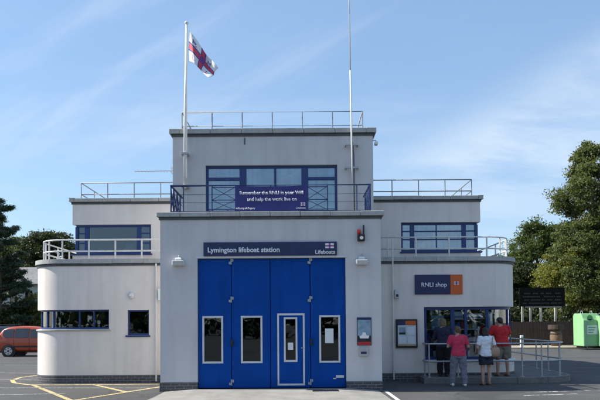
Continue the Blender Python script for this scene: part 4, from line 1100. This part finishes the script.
# ================================================================== CARS
def car(label, m_body, loc, rz, roofbars=False):
    t = thing('parked_car', label, 'car', (0, 0, 0), 'cars parked by the left hedge')
    St = [(-1.96, .42, .62, .80, .50, .62, .55), (-1.90, .30, .66, .98, .70, .80, .66), (-1.80, .25, .68, 1.04, 1.28, .83, .62), (-1.62, .23, .68, 1.06, 1.60, .84, .60), (-1.0, .22, .68, 1.04, 1.69, .85, .62),
          (-.3, .22, .68, 1.02, 1.70, .86, .62), (.3, .22, .68, 1.0, 1.63, .86, .61), (.75, .22, .68, .98, 1.42, .85, .60), (1.18, .22, .68, .96, 1.08, .84, .66), (1.55, .23, .66, .90, .97, .82, .62), (1.85, .27, .6, .78, .82, .74, .55), (1.97, .36, .55, .66, .66, .6, .5)]
    rings = []
    for (x, zb, zm, zw, zt, w, wt) in St:
        zt = max(zt, zw + .005)
        h = [(w * .88, zb), (w * .98, (zb + zm) / 2), (w, zm), (w * .99, (zm + zw) / 2), (w * .95, zw), ((w * .95 + wt) / 2 + .015, (zw + zt) / 2), (wt, zt - .04 if zt > zw + .1 else zt - .002), (wt * .8, zt)]
        rings.append([(x, -a, b) for a, b in h] + [(x, a, b) for a, b in reversed(h)])
    mb = MB(); mb.rings(rings); body = mb.build('body', m_body, t, smooth=True); ss = body.modifiers.new('s', 'SUBSURF'); ss.levels = 1; ss.render_levels = 2
    def interp(x, k):
        for a, b in zip(St, St[1:]):
            if a[0] <= x <= b[0]: f = (x - a[0]) / (b[0] - a[0]); return a[k] + (b[k] - a[k]) * f
    Mg = mat('car_glass', (.03, .035, .04), .08, .1, 3, spec=.8)
    for side in (-1, 1):
        for xa, xb, ya, yb_ in ((-1.55, -.95, 1.06, 1.52), (-.88, -.12, 1.04, 1.55), (-.04, .62, 1.03, 1.50)):
            mb = MB(); pr = []
            for i in range(7):
                x = xa + (xb - xa) * i / 6; zt = min(yb_, interp(x, 4) - .13); w = interp(x, 5) * .95; wt = interp(x, 6); zw = interp(x, 3)
                def yy(z): f = (z - zw) / (interp(x, 4) - zw); return w + (wt - w) * max(0, f) + .022
                zl = ya + (.12 if (i == 0 and xa < -1.5) else 0)
                pr.append([(x, side * (yy(zl) - .05), zl), (x, side * yy(zl), zl), (x, side * (yy((zl + zt) / 2) + .008), (zl + zt) / 2), (x, side * yy(zt), zt), (x, side * (yy(zt) - .05), zt)])
            mb.rings(pr); mb.build('side_window', Mg, t, smooth=False)
        for hx in (-.2, -1.0):
            mb = MB(); mb.box(hx - .09, hx + .09, side * .835 - .015, side * .835 + .015, .92, .95); mb.build('door_handle', m_body, t, bevel=.008)
        for sx in (-.92, -.08, .68):
            mb = MB(); pr = []
            for i in range(6):
                z = .32 + (interp(sx, 3) - .32) * i / 5; f_ = i / 5; y = side * (interp(sx, 5) * (.95 + .05 * math.sin(f_ * PI)) + .004)
                pr.append([(sx - .008, y - side * .03, z), (sx + .008, y - side * .03, z), (sx + .008, y, z), (sx - .008, y, z)])
            mb.rings(pr); mb.build('door_seam', M_black, t)
        mb = MB(); mb.box(-1.05, 1.0, side * .862 - .012, side * .862 + .012, .52, .6); mb.build('door_strip', M_black, t, bevel=.01)
        mb = MB(); mb.box(-1.93, -1.72, side * .70 - .09, side * .70 + .09, .92, 1.22); mb.build('tail_light', M_red_l, t, bevel=.03)
        mb = MB(); mb.box(1.70, 1.90, side * .62 - .13, side * .62 + .13, .66, .80); mb.build('headlight', M_steel, t, bevel=.03)
        mb = MB(); mb.box(.52, .68, side * .95 - .09, side * .95 + .09, 1.0, 1.14); mb.build('door_mirror', m_body, t, bevel=.03)
        for wx in (-1.2, 1.22):
            mb = MB(); mb.cyl((wx, side * .60, .31), (wx, side * .872, .31), .37, 28); mb.build('wheel_arch', M_black, t)
            mb = MB(); y = side * .80
            prof = [(.20, -.1), (.29, -.1), (.315, -.06), (.315, .06), (.29, .095), (.20, .095)]
            k = 28
            rs_ = [[(wx + r_ * math.cos(2 * PI * q / k), side * (.80 + d_), .315 + r_ * math.sin(2 * PI * q / k)) for q in range(k)] for r_, d_ in prof]
            mb.rings(rs_); wh = mb.build('wheel', mat('tyre', (.02, .02, .02), .85, .1), t)
            mb = MB(); mb.cyl((wx, side * .84, .315), (wx, side * .885, .315), .075, 14)
            for q in range(6):
                a = q * PI / 3; c, s_ = math.cos(a), math.sin(a)
                mb.rings([[(wx + c * r_ - s_ * w_, yq, .315 + s_ * r_ + c * w_) for w_, yq in ((-ww, side * .85), (ww, side * .85), (ww, side * .898), (-ww, side * .898))] for r_, ww in ((.05, .045), (.205, .06))])
            mb.rings([[(wx + r_ * math.cos(2 * PI * q / k), side * yq, .315 + r_ * math.sin(2 * PI * q / k)) for q in range(k)] for r_, yq in ((.19, .86), (.215, .86), (.215, .90), (.19, .90))], cap=False)
            mb.build('rim', M_steel, wh)
    mb = MB(); mb.rings([[(.80 + d_, -.58, 1.36 + e), (.80 + d_, .58, 1.36 + e), (1.17 + d_, .66, 1.08 + e), (1.17 + d_, -.66, 1.08 + e)] for d_, e in ((0, 0), (.03, .03))]); mb.build('windscreen', Mg, t)
    mb = MB(); mb.rings([[(-1.83 - d_, -.6, 1.16), (-1.83 - d_, .6, 1.16), (-1.70 - d_, .55, 1.5), (-1.70 - d_, -.55, 1.5)] for d_ in (-.02, .04)]); mb.build('rear_window', Mg, t)
    mb = MB(); mb.box(-2.0, -1.9, -.7, .7, .36, .5); mb.build('bumper', M_black, t, bevel=.03); mb = MB(); mb.box(1.9, 2.0, -.6, .6, .34, .46); mb.build('bumper', M_black, t, bevel=.03)
    if roofbars:
        mb = MB()
        for s_ in (-.5, .5): mb.tube([(-1.3, s_, 1.68), (-1.2, s_, 1.78), (.1, s_, 1.77), (.2, s_, 1.66)], .02)
        for xx in (-1.0, -.1): mb.tube([(xx, -.55, 1.78), (xx, .55, 1.78)], .018)
        mb.build('roof_bars', M_black, t)
    t.location = loc; t.rotation_euler.z = rz
    return t


M_carred = mat('car_red', (.36, .065, .03), .25, .05, 2, spec=.6); M_carblue = mat('car_dark_blue', (.02, .035, .06), .25, .05, 2, spec=.6)
cx0 = at(36, 355, 18.8)[0]
car('orange red people carrier parked left of the rounded wing', M_carred, (cx0, 18.9, 0), 0.03)
car('dark blue car with roof bars mostly hidden behind the red one', M_carblue, (at(14, 340, 24)[0], 24.2, 0), .05, True)


# ================================================================== PEOPLE
def remesh(mb, name, m, parent, vox=.007, smooth=4, scale=1.0):
    me = bpy.data.meshes.new(name); me.from_pydata(mb.v, [], mb.f)
    bm = bmesh.new(); bm.from_mesh(me); bmesh.ops.recalc_face_normals(bm, faces=bm.faces); bm.to_mesh(me); bm.free()
    o = bpy.data.objects.new(name, me); COL.objects.link(o)
    r = o.modifiers.new('r', 'REMESH'); r.mode = 'VOXEL'; r.voxel_size = vox
    if smooth: s = o.modifiers.new('s', 'SMOOTH'); s.iterations = smooth; s.factor = .5
    dg = bpy.context.evaluated_depsgraph_get()
    m2 = bpy.data.meshes.new_from_object(o.evaluated_get(dg)); bpy.data.objects.remove(o)
    m2.name = name; m2.materials.clear(); m2.materials.append(m)
    m2.polygons.foreach_set('use_smooth', [True] * len(m2.polygons))
    o = bpy.data.objects.new(name, m2); COL.objects.link(o); o.parent = parent
    return o


def ell(mb, secs, n=20):
    """stack of horizontal ellipses (x, y, z, rx, ry)"""
    mb.rings([[(x + rx * math.cos(2 * PI * k / n), y + ry * math.sin(2 * PI * k / n), z) for k in range(n)] for x, y, z, rx, ry in secs])


def limb(mb, pts, rad, n=12):
    # finely subdivided tapered limb
    P = []; Q = []
    for i in range(len(pts) - 1):
        a, b = Vector(pts[i]), Vector(pts[i + 1])
        for k in range(4): P.append(a.lerp(b, k / 4)); Q.append(rad[i] + (rad[i + 1] - rad[i]) * k / 4)
    P.append(Vector(pts[-1])); Q.append(rad[-1])
    mb.tube(P, Q, n)
    for p, r in zip(pts[1:-1], rad[1:-1]): mb.ellipsoid(p, (r * .99, r * .99, r * .99), 10, 6)


def hand(mb, wrist, d, palm_n, side):
    d = Vector(d).normalized(); n = Vector(palm_n); n = (n - d * n.dot(d)).normalized(); s = d.cross(n) * side
    w = Vector(wrist)
    secs = []
    for f, hw, ht in ((-.01, .024, .02), (.02, .032, .018), (.05, .040, .016), (.085, .040, .013)):
        c = w + d * f
        secs.append([c + s * hw * math.cos(2 * PI * k / 12) + n * ht * math.sin(2 * PI * k / 12) for k in range(12)])
    mb.rings(secs)
    for k, (o, L) in enumerate(((-.030, .066), (-.010, .076), (.011, .070), (.030, .056))):
        p0 = w + d * .078 + s * o; a = .18 + .05 * k
        p1 = p0 + (d * math.cos(a) + n * math.sin(a)) * L * .45; a += .5
        p2 = p1 + (d * math.cos(a) + n * math.sin(a)) * L * .32; a += .45
        p3 = p2 + (d * math.cos(a) + n * math.sin(a)) * L * .25
        mb.tube([p0, p1, p2, p3], [.0105, .010, .009, .007], 8)
    p0 = w + d * .022 - s * .028; p1 = p0 - s * .026 + d * .028 + n * .012; p2 = p1 + d * .03 - s * .004 + n * .01
    mb.tube([p0, p1, p2], [.014, .012, .009], 8)


def person(label, loc, rz, H, arms, feet, top, top_m, sleeve, bottom, bot_m, hair, hair_m, shoe_m, lean=0.0, build=1.0, head_turn=0.0, head_drop=0.0):
    """built at 1.70 m facing +Y; scaled to H.  arms: ((elbow, wrist), (elbow, wrist)) for right(+x) and left"""
    t = thing('person', label, 'person', (0, 0, 0), 'people at the shop window')
    sh = lambda z: lean * max(0, (z - .9)) ** 1.2          # forward lean grows upward
    b = build
    body = MB()
    TS = [(.84, .115, .095), (.90, .165, .115), (.97, .165, .115), (1.06, .138, .10), (1.15, .142, .105), (1.25, .158, .112), (1.34, .168, .108), (1.40, .150, .09), (1.44, .09, .07), (1.47, .058, .058)]
    ell(body, [(0, sh(z) - .01 * (z > 1.2), z, rx * b, ry * b) for z, rx, ry in TS])
    hy = sh(1.5) + .025; hz = 1.585 - head_drop
    ell(body, [(0, sh(1.43), 1.42, .06, .06), (0, hy - .012, 1.47, .05, .054), (0, hy - .008, 1.54, .049, .055)])
    hc = Vector((0, hy, hz)); RZ = Matrix.Rotation(head_turn, 3, 'Z') @ Matrix.Rotation(-head_drop * 5, 3, 'X')
    hb = MB()
    ell(hb, [(0, .030, -.105, .028, .03), (0, .026, -.092, .045, .048), (0, .018, -.06, .061, .072), (0, .010, -.02, .070, .086), (0, .004, .02, .074, .094), (0, 0, .055, .071, .090), (0, -.002, .085, .056, .072), (0, -.002, .107, .025, .035)])
    hb.ellipsoid((0, .102, -.022), (.011, .017, .016)); hb.tube([(0, .092, .018), (0, .104, -.012)], [.008, .010], 8)     # nose
    hb.ellipsoid((0, .086, -.058), (.023, .010, .006)); hb.ellipsoid((0, .084, -.068), (.02, .010, .006))               # lips
    for s in (-1, 1):
        hb.ellipsoid((s * .076, -.002, -.012), (.009, .020, .031)); hb.ellipsoid((s * .03, .088, .022), (.022, .010, .008))
    body.v += [] 
    n0 = len(body.v); body.v += [tuple(hc + RZ @ Vector(v)) for v in hb.v]; body.f += [tuple(n0 + i for i in f) for f in hb.f]
    top_mb, bot_mb, shoes = MB(), MB(), []
    e = .014
    ell(top_mb, [(0, sh(z) - .01 * (z > 1.2), z, (rx + .016) * b + (.01 if z < 1.1 else 0), (ry + .016) * b + (.012 if z < 1.1 else 0)) for z, rx, ry in [(.86, .165, .118), (.90, .168, .12), (.97, .166, .118)] + TS[3:8]] + [(0, sh(1.43), 1.432, .098, .078), (0, sh(1.44) + .0, 1.452, .074, .07)])
    for s, (el, wr) in zip((1, -1), arms):
        S = Vector((s * .178 * b, sh(1.38) - .01, 1.385)); E_ = Vector((el[0], el[1] + sh(el[2]), el[2])); W_ = Vector((wr[0], wr[1] + sh(min(1.3, wr[2])), wr[2]))
        E_.x = el[0] * b
        limb(body, [(s * .10 * b, sh(1.39) - .01, 1.385), S, E_, W_], [.055, .050, .039, .026])
        F_ = (W_ - E_).normalized(); hand(body, W_, F_, Vector((0, 0, -1)) if abs(F_.z) < .8 else Vector((-s, 0, 0)), s)
        if sleeve == 'long': limb(top_mb, [(s * .10 * b, sh(1.39) - .01, 1.385), S, E_, W_.lerp(E_, .04)], [.07, .068, .053, .039])
        else:
            m_ = S.lerp(E_, .72); limb(top_mb, [(s * .10 * b, sh(1.39) - .01, 1.382), S, m_], [.068, .068, .066])
    for s, ft in zip((1, -1), feet):
        hip = Vector((s * .085 * b, sh(.9), .90)); ank = Vector((ft[0], ft[1], .075)); kn = hip.lerp(ank, .5) + Vector((s * .008, .022, .02))
        limb(body, [hip, hip.lerp(kn, .3), kn, kn.lerp(ank, .35) - Vector((0, .014, 0)), ank], [.088 * b, .082 * b, .054, .054, .036])
        # foot
        body.rings([[(ft[0] + hw * math.cos(2 * PI * k / 10), ft[1] + y, .006 + hh + hh * math.sin(2 * PI * k / 10)) for k in range(10)] for y, hw, hh in ((-.055, .025, .03), (-.02, .034, .042), (.05, .042, .034), (.12, .046, .022), (.17, .03, .014))])
        sm = MB(); sm.rings([[(ft[0] + hw * math.cos(2 * PI * k / 14), ft[1] + y, .002 + hh + hh * math.sin(2 * PI * k / 14)) for k in range(14)] for y, hw, hh in ((-.075, .03, .036), (-.05, .04, .05), (0, .045, .052), (.05, .049, .042), (.12, .053, .03), (.175, .045, .022), (.195, .02, .014))])
        shoes.append(sm)
        if bottom == 'trousers': limb(bot_mb, [hip, hip.lerp(kn, .3), kn, ank + Vector((0, 0, .0))], [.110 * b, .106 * b, .088, .070])
        elif bottom == 'shorts': limb(bot_mb, [hip, hip.lerp(kn, .4), kn + Vector((0, 0, .0))], [.112 * b, .112 * b, .100])
        elif bottom == 'short_shorts': limb(bot_mb, [hip, hip.lerp(kn, .28), hip.lerp(kn, .50)], [.112 * b, .112 * b, .108])
    if bottom == 'short_shorts':
        ell(bot_mb, [(0, 0, .62, .205 * b, .155 * b), (0, 0, .72, .195 * b, .145 * b)])
    ell(bot_mb, [(0, 0, .80, .14 * b, .118 * b), (0, 0, .84, .178 * b, .132 * b), (0, 0, .90, .182 * b, .132 * b), (0, 0, .97, .176 * b, .128 * b), (0, sh(1.0), 1.01, .158 * b, .116 * b)])
    remesh(body, 'body', M_skin, t, .0065, 3)
    remesh(top_mb, top, top_m, t, .011, 4); remesh(bot_mb, bottom.replace('short_', ''), bot_m, t, .011, 4)
    for ch in list(t.children):
        if ch.name.split('.')[0] in (top, bottom.replace('short_', '')):
            dm = ch.modifiers.new('folds', 'DISPLACE'); tx_ = bpy.data.textures.new('folds', 'CLOUDS'); tx_.noise_scale = .11; tx_.noise_depth = 3; dm.texture = tx_; dm.strength = .055; dm.mid_level = .30; dm.texture_coords = 'LOCAL'
    for sm in shoes: sm.build('shoe', shoe_m, t, smooth=True)
    hm = MB()
    if hair == 'short':
        ell(hm, [(0, -.052, -.062, .035, .035), (0, -.036, -.04, .064, .062), (0, -.03, -.005, .080, .076), (0, -.022, .035, .084, .084), (0, -.012, .065, .080, .094), (0, -.006, .095, .064, .082), (0, -.004, .118, .03, .045)])
    elif hair == 'bob':
        ell(hm, [(0, -.055, -.135, .045, .03), (0, -.05, -.12, .078, .05), (0, -.042, -.07, .09, .066), (0, -.03, -.005, .092, .08), (0, -.022, .035, .09, .088), (0, -.012, .068, .084, .098), (0, -.006, .1, .066, .085), (0, -.004, .124, .03, .045)])
    else:
        ell(hm, [(0, -.06, -.20, .05, .025), (0, -.062, -.17, .082, .042), (0, -.055, -.10, .092, .056), (0, -.04, -.04, .094, .072), (0, -.026, .015, .092, .086), (0, -.014, .062, .086, .098), (0, -.006, .098, .068, .086), (0, -.004, .122, .03, .045)])
    hm.v = [tuple(hc + RZ @ Vector(v)) for v in hm.v]
    ho = remesh(hm, 'hair', hair_m, t, .009, 2)
    dm = ho.modifiers.new('d', 'DISPLACE'); tx_ = bpy.data.textures.new('hairtex', 'CLOUDS'); tx_.noise_scale = .035; dm.texture = tx_; dm.strength = .03; dm.texture_coords = 'LOCAL'; dm.mid_level = .4
    for s in (-1, 1):
        em = MB(); em.ellipsoid((s * .03, .083, .012), (.0125, .0115, .0105)); em.v = [tuple(hc + RZ @ Vector(v)) for v in em.v]; em.build('eye', mat('eye', (.25, .22, .2), .2, .3), t, smooth=True)
    k = H / 1.70; t.scale = (k, k, k); t.location = loc; t.rotation_euler.z = rz
    return t


M_hblond = mat('hair_blond', (.17, .12, .07), .6, .3, 60); M_hbrown = mat('hair_brown', (.10, .06, .035), .6, .3, 60); M_hdark = mat('hair_dark', (.014, .010, .009), .5, .3, 60)
C_navy = mat('cloth_navy', (.018, .022, .055), .9, .15, 14, .4, 40); C_black = mat('cloth_black', (.010, .010, .013), .9, .15, 14, .4, 40)
C_red = mat('cloth_pink_red', (.55, .035, .085), .9, .1, 14, .4, 40); C_grey = mat('cloth_grey', (.17, .175, .22), .9, .1, 14, .4, 40)
C_white = mat('cloth_white', (.72, .74, .78), .9, .06, 14, .4, 40); C_dk = mat('cloth_dark_denim', (.018, .02, .04), .9, .15, 14, .4, 40)
C_red2 = mat('cloth_red', (.50, .018, .02), .9, .1, 14, .4, 40); C_khaki = mat('cloth_khaki', (.22, .19, .15), .9, .1, 14, .4, 40)
S_white = mat('shoe_white', (.7, .7, .7), .6, .05); S_dark = mat('shoe_dark', (.03, .025, .02), .6, .1); S_tan = mat('shoe_tan', (.25, .15, .09), .6, .1)

person('person in dark long sleeved top and black trousers standing left at the shop window', (4.92, 2.03, .168), -.12, 1.68,
       (((.25, .10, 1.10), (.16, .30, 1.12)), ((-.25, .08, 1.10), (-.15, .29, 1.14))), ((.09, -.02), (-.10, .03)), 'jumper', C_navy, 'long', 'trousers', C_black, 'bob', M_hblond, S_dark, .12, 1.06)
person('person in pink red T-shirt and grey trousers with white shoes before the handrail', (5.07, .92, 0), -.05, 1.62,
       (((.27, .02, 1.12), (.24, .24, 1.03)), ((-.26, .06, 1.12), (-.12, .28, 1.16))), ((.16, -.05), (-.17, .04)), 'tshirt', C_red, 'short', 'trousers', C_grey, 'short', M_hbrown, S_white, .16, 1.08, .2)
person('person in white T-shirt and dark shorts with bare legs and a shoulder bag', (5.88, 1.12, 0), .06, 1.58,
       (((.25, -.04, 1.10), (.21, .12, .93)), ((-.26, -.03, 1.11), (-.22, .16, .98))), ((.10, .03), (-.11, -.02)), 'tshirt', C_white, 'short', 'short_shorts', C_dk, 'long', M_hdark, S_tan, .05, 1.0, -.15)
person('person in red polo shirt and khaki shorts leaning toward the right window panes', (6.62, 2.02, .168), .15, 1.72,
       (((.27, .10, 1.15), (.20, .32, 1.14)), ((-.27, .12, 1.13), (-.17, .33, 1.20))), ((.15, -.03), (-.13, .03)), 'polo_shirt', C_red2, 'short', 'shorts', C_khaki, 'short', M_hdark, S_tan, .22, 1.16, .3, .02)
# shoulder bag on the white-shirted person's right hip
M_bag = mat('bag_tan', (.40, .25, .17), .7, .1, 20)
bx, by, bz = 6.12, 1.05, .95
t = thing('shoulder_bag', 'tan shoulder bag hanging at the hip of the white shirted person', 'bag', (bx, by, bz - .16))
mb = MB(); mb.rings([[(bx + rx * math.cos(k * PI / 8), by + ry * math.sin(k * PI / 8), z) for k in range(16)] for z, rx, ry in ((bz - .17, .07, .035), (bz - .15, .11, .06), (bz - .03, .125, .065), (bz + .06, .11, .045), (bz + .09, .09, .02))])
mb.build('pouch', M_bag, t, smooth=True)
mb = MB(); mb.tube([(bx - .09, by - .01, bz + .07), (bx - .10, by - .04, bz + .22), (6.05, 1.02, 1.335), (bx - .07, by + .08, bz + .25), (bx + .06, by + .02, bz + .08)], .011, 6); mb.build('strap', M_bag, t)

# ================================================================== SKY, SUN
EL, AZ = math.radians(43), math.radians(4)
tosun = Vector((-math.cos(EL) * math.cos(AZ), math.cos(EL) * math.sin(AZ), math.sin(EL)))
sun = bpy.data.lights.new('sun', 'SUN'); sun.energy = 4.7; sun.angle = math.radians(.53); sun.color = (1, .945, .86)
so = bpy.data.objects.new('sun', sun); COL.objects.link(so); so.rotation_euler = tosun.to_track_quat('Z', 'Y').to_euler(); so.location = (-30, 5, 30)
Wd = bpy.data.worlds.new('World'); SC.world = Wd; Wd.use_nodes = True
nt = Wd.node_tree; N, L = nt.nodes, nt.links; bg = N['Background']
sky = N.new('ShaderNodeTexSky'); sky.sky_type = 'NISHITA'; sky.sun_disc = False; sky.sun_elevation = EL
sky.sun_rotation = math.atan2(tosun.x, tosun.y) % (2 * PI); sky.air_density = 1.3; sky.dust_density = .15; sky.ozone_density = 3.5; sky.altitude = 0
tc = N.new('ShaderNodeTexCoord'); sep = N.new('ShaderNodeSeparateXYZ'); L.new(tc.outputs['Generated'], sep.inputs[0])
def math_(op, a, b=None):
    n = N.new('ShaderNodeMath'); n.operation = op
    for i, q in enumerate((a, b)):
        if q is None: continue
        if isinstance(q, (int, float)): n.inputs[i].default_value = q
        else: L.new(q, n.inputs[i])
    return n.outputs[0]
zz = math_('ADD', math_('MAXIMUM', sep.outputs['Z'], 0.0), .16)
comb = N.new('ShaderNodeCombineXYZ'); L.new(math_('DIVIDE', sep.outputs['X'], zz), comb.inputs[0]); L.new(math_('DIVIDE', sep.outputs['Y'], zz), comb.inputs[1])
mp = N.new('ShaderNodeMapping'); mp.inputs['Rotation'].default_value = (0, 0, math.radians(-38)); mp.inputs['Scale'].default_value = (.55, 1.5, 1); mp.inputs['Location'].default_value = (1.7, .35, 0)
L.new(comb.outputs[0], mp.inputs['Vector'])
def nz(sc, det, ro, dist):
    n = N.new('ShaderNodeTexNoise'); n.inputs['Scale'].default_value = sc; n.inputs['Detail'].default_value = det; n.inputs['Roughness'].default_value = ro; n.inputs['Distortion'].default_value = dist
    L.new(mp.outputs['Vector'], n.inputs['Vector']); return n.outputs['Fac']
big = nz(.55, 3, .5, .3); fine = nz(1.7, 9, .62, .8)
def ramp_(x, a, b):
    r = N.new('ShaderNodeMapRange'); r.interpolation_type = 'SMOOTHSTEP'; r.inputs[1].default_value = a; r.inputs[2].default_value = b; L.new(x, r.inputs[0]); return r.outputs[0]
cl = math_('MULTIPLY', ramp_(big, .36, .66), ramp_(fine, .30, .75))
# a cirrus sheet whose upper edge climbs towards the right
yy_ = math_('MAXIMUM', sep.outputs['Y'], .08); u_ = math_('DIVIDE', sep.outputs['X'], yy_); w_ = math_('DIVIDE', sep.outputs['Z'], yy_)
t_ = math_('SUBTRACT', math_('SUBTRACT', w_, math_('MULTIPLY', u_, .594)), .165)
t_ = math_('ADD', t_, math_('MULTIPLY', math_('SUBTRACT', fine, .5), .16))
sheet = math_('MULTIPLY', ramp_(math_('MULTIPLY', t_, -1), -.05, .05), ramp_(u_, -.05, .28))
sheet = math_('MULTIPLY', sheet, ramp_(math_('ADD', t_, .30), -.1, .3))
c2 = N.new('ShaderNodeCombineXYZ'); L.new(math_('SUBTRACT', w_, math_('MULTIPLY', u_, .62)), c2.inputs[1]); L.new(math_('MULTIPLY', math_('ADD', u_, math_('MULTIPLY', w_, .62)), .22), c2.inputs[0])
n2_ = N.new('ShaderNodeTexNoise'); n2_.inputs['Scale'].default_value = 6.5; n2_.inputs['Detail'].default_value = 7; n2_.inputs['Roughness'].default_value = .55; n2_.inputs['Distortion'].default_value = .35; L.new(c2.outputs[0], n2_.inputs['Vector'])
streaks = math_('MULTIPLY', ramp_(n2_.outputs['Fac'], .46, .72), ramp_(math_('MULTIPLY', u_, -1), -.45, .25))
cl = math_('ADD', cl, math_('MULTIPLY', streaks, 1.35))
cl = math_('ADD', math_('MULTIPLY', cl, .26), math_('MULTIPLY', math_('MULTIPLY', sheet, ramp_(fine, .15, .7)), .60))
veil = N.new('ShaderNodeMix'); veil.data_type = 'RGBA'; veil.inputs[0].default_value = .42; L.new(sky.outputs['Color'], veil.inputs[6]); veil.inputs[7].default_value = (2.2, 3.5, 5.55, 1)   # thin high haze
mixc = N.new('ShaderNodeMix'); mixc.data_type = 'RGBA'; L.new(cl, mixc.inputs[0]); L.new(veil.outputs[2], mixc.inputs[6]); mixc.inputs[7].default_value = (4.6, 5.3, 6.2, 1)
L.new(mixc.outputs[2], bg.inputs['Color']); bg.inputs['Strength'].default_value = .095

vs = SC.view_settings; vs.view_transform = 'Standard'; vs.look = 'None'; vs.gamma = 1; vs.exposure = .85; vs.use_curve_mapping = False
SC.cycles.max_bounces = 8; SC.cycles.transparent_max_bounces = 16
SC.cycles.use_denoising = True
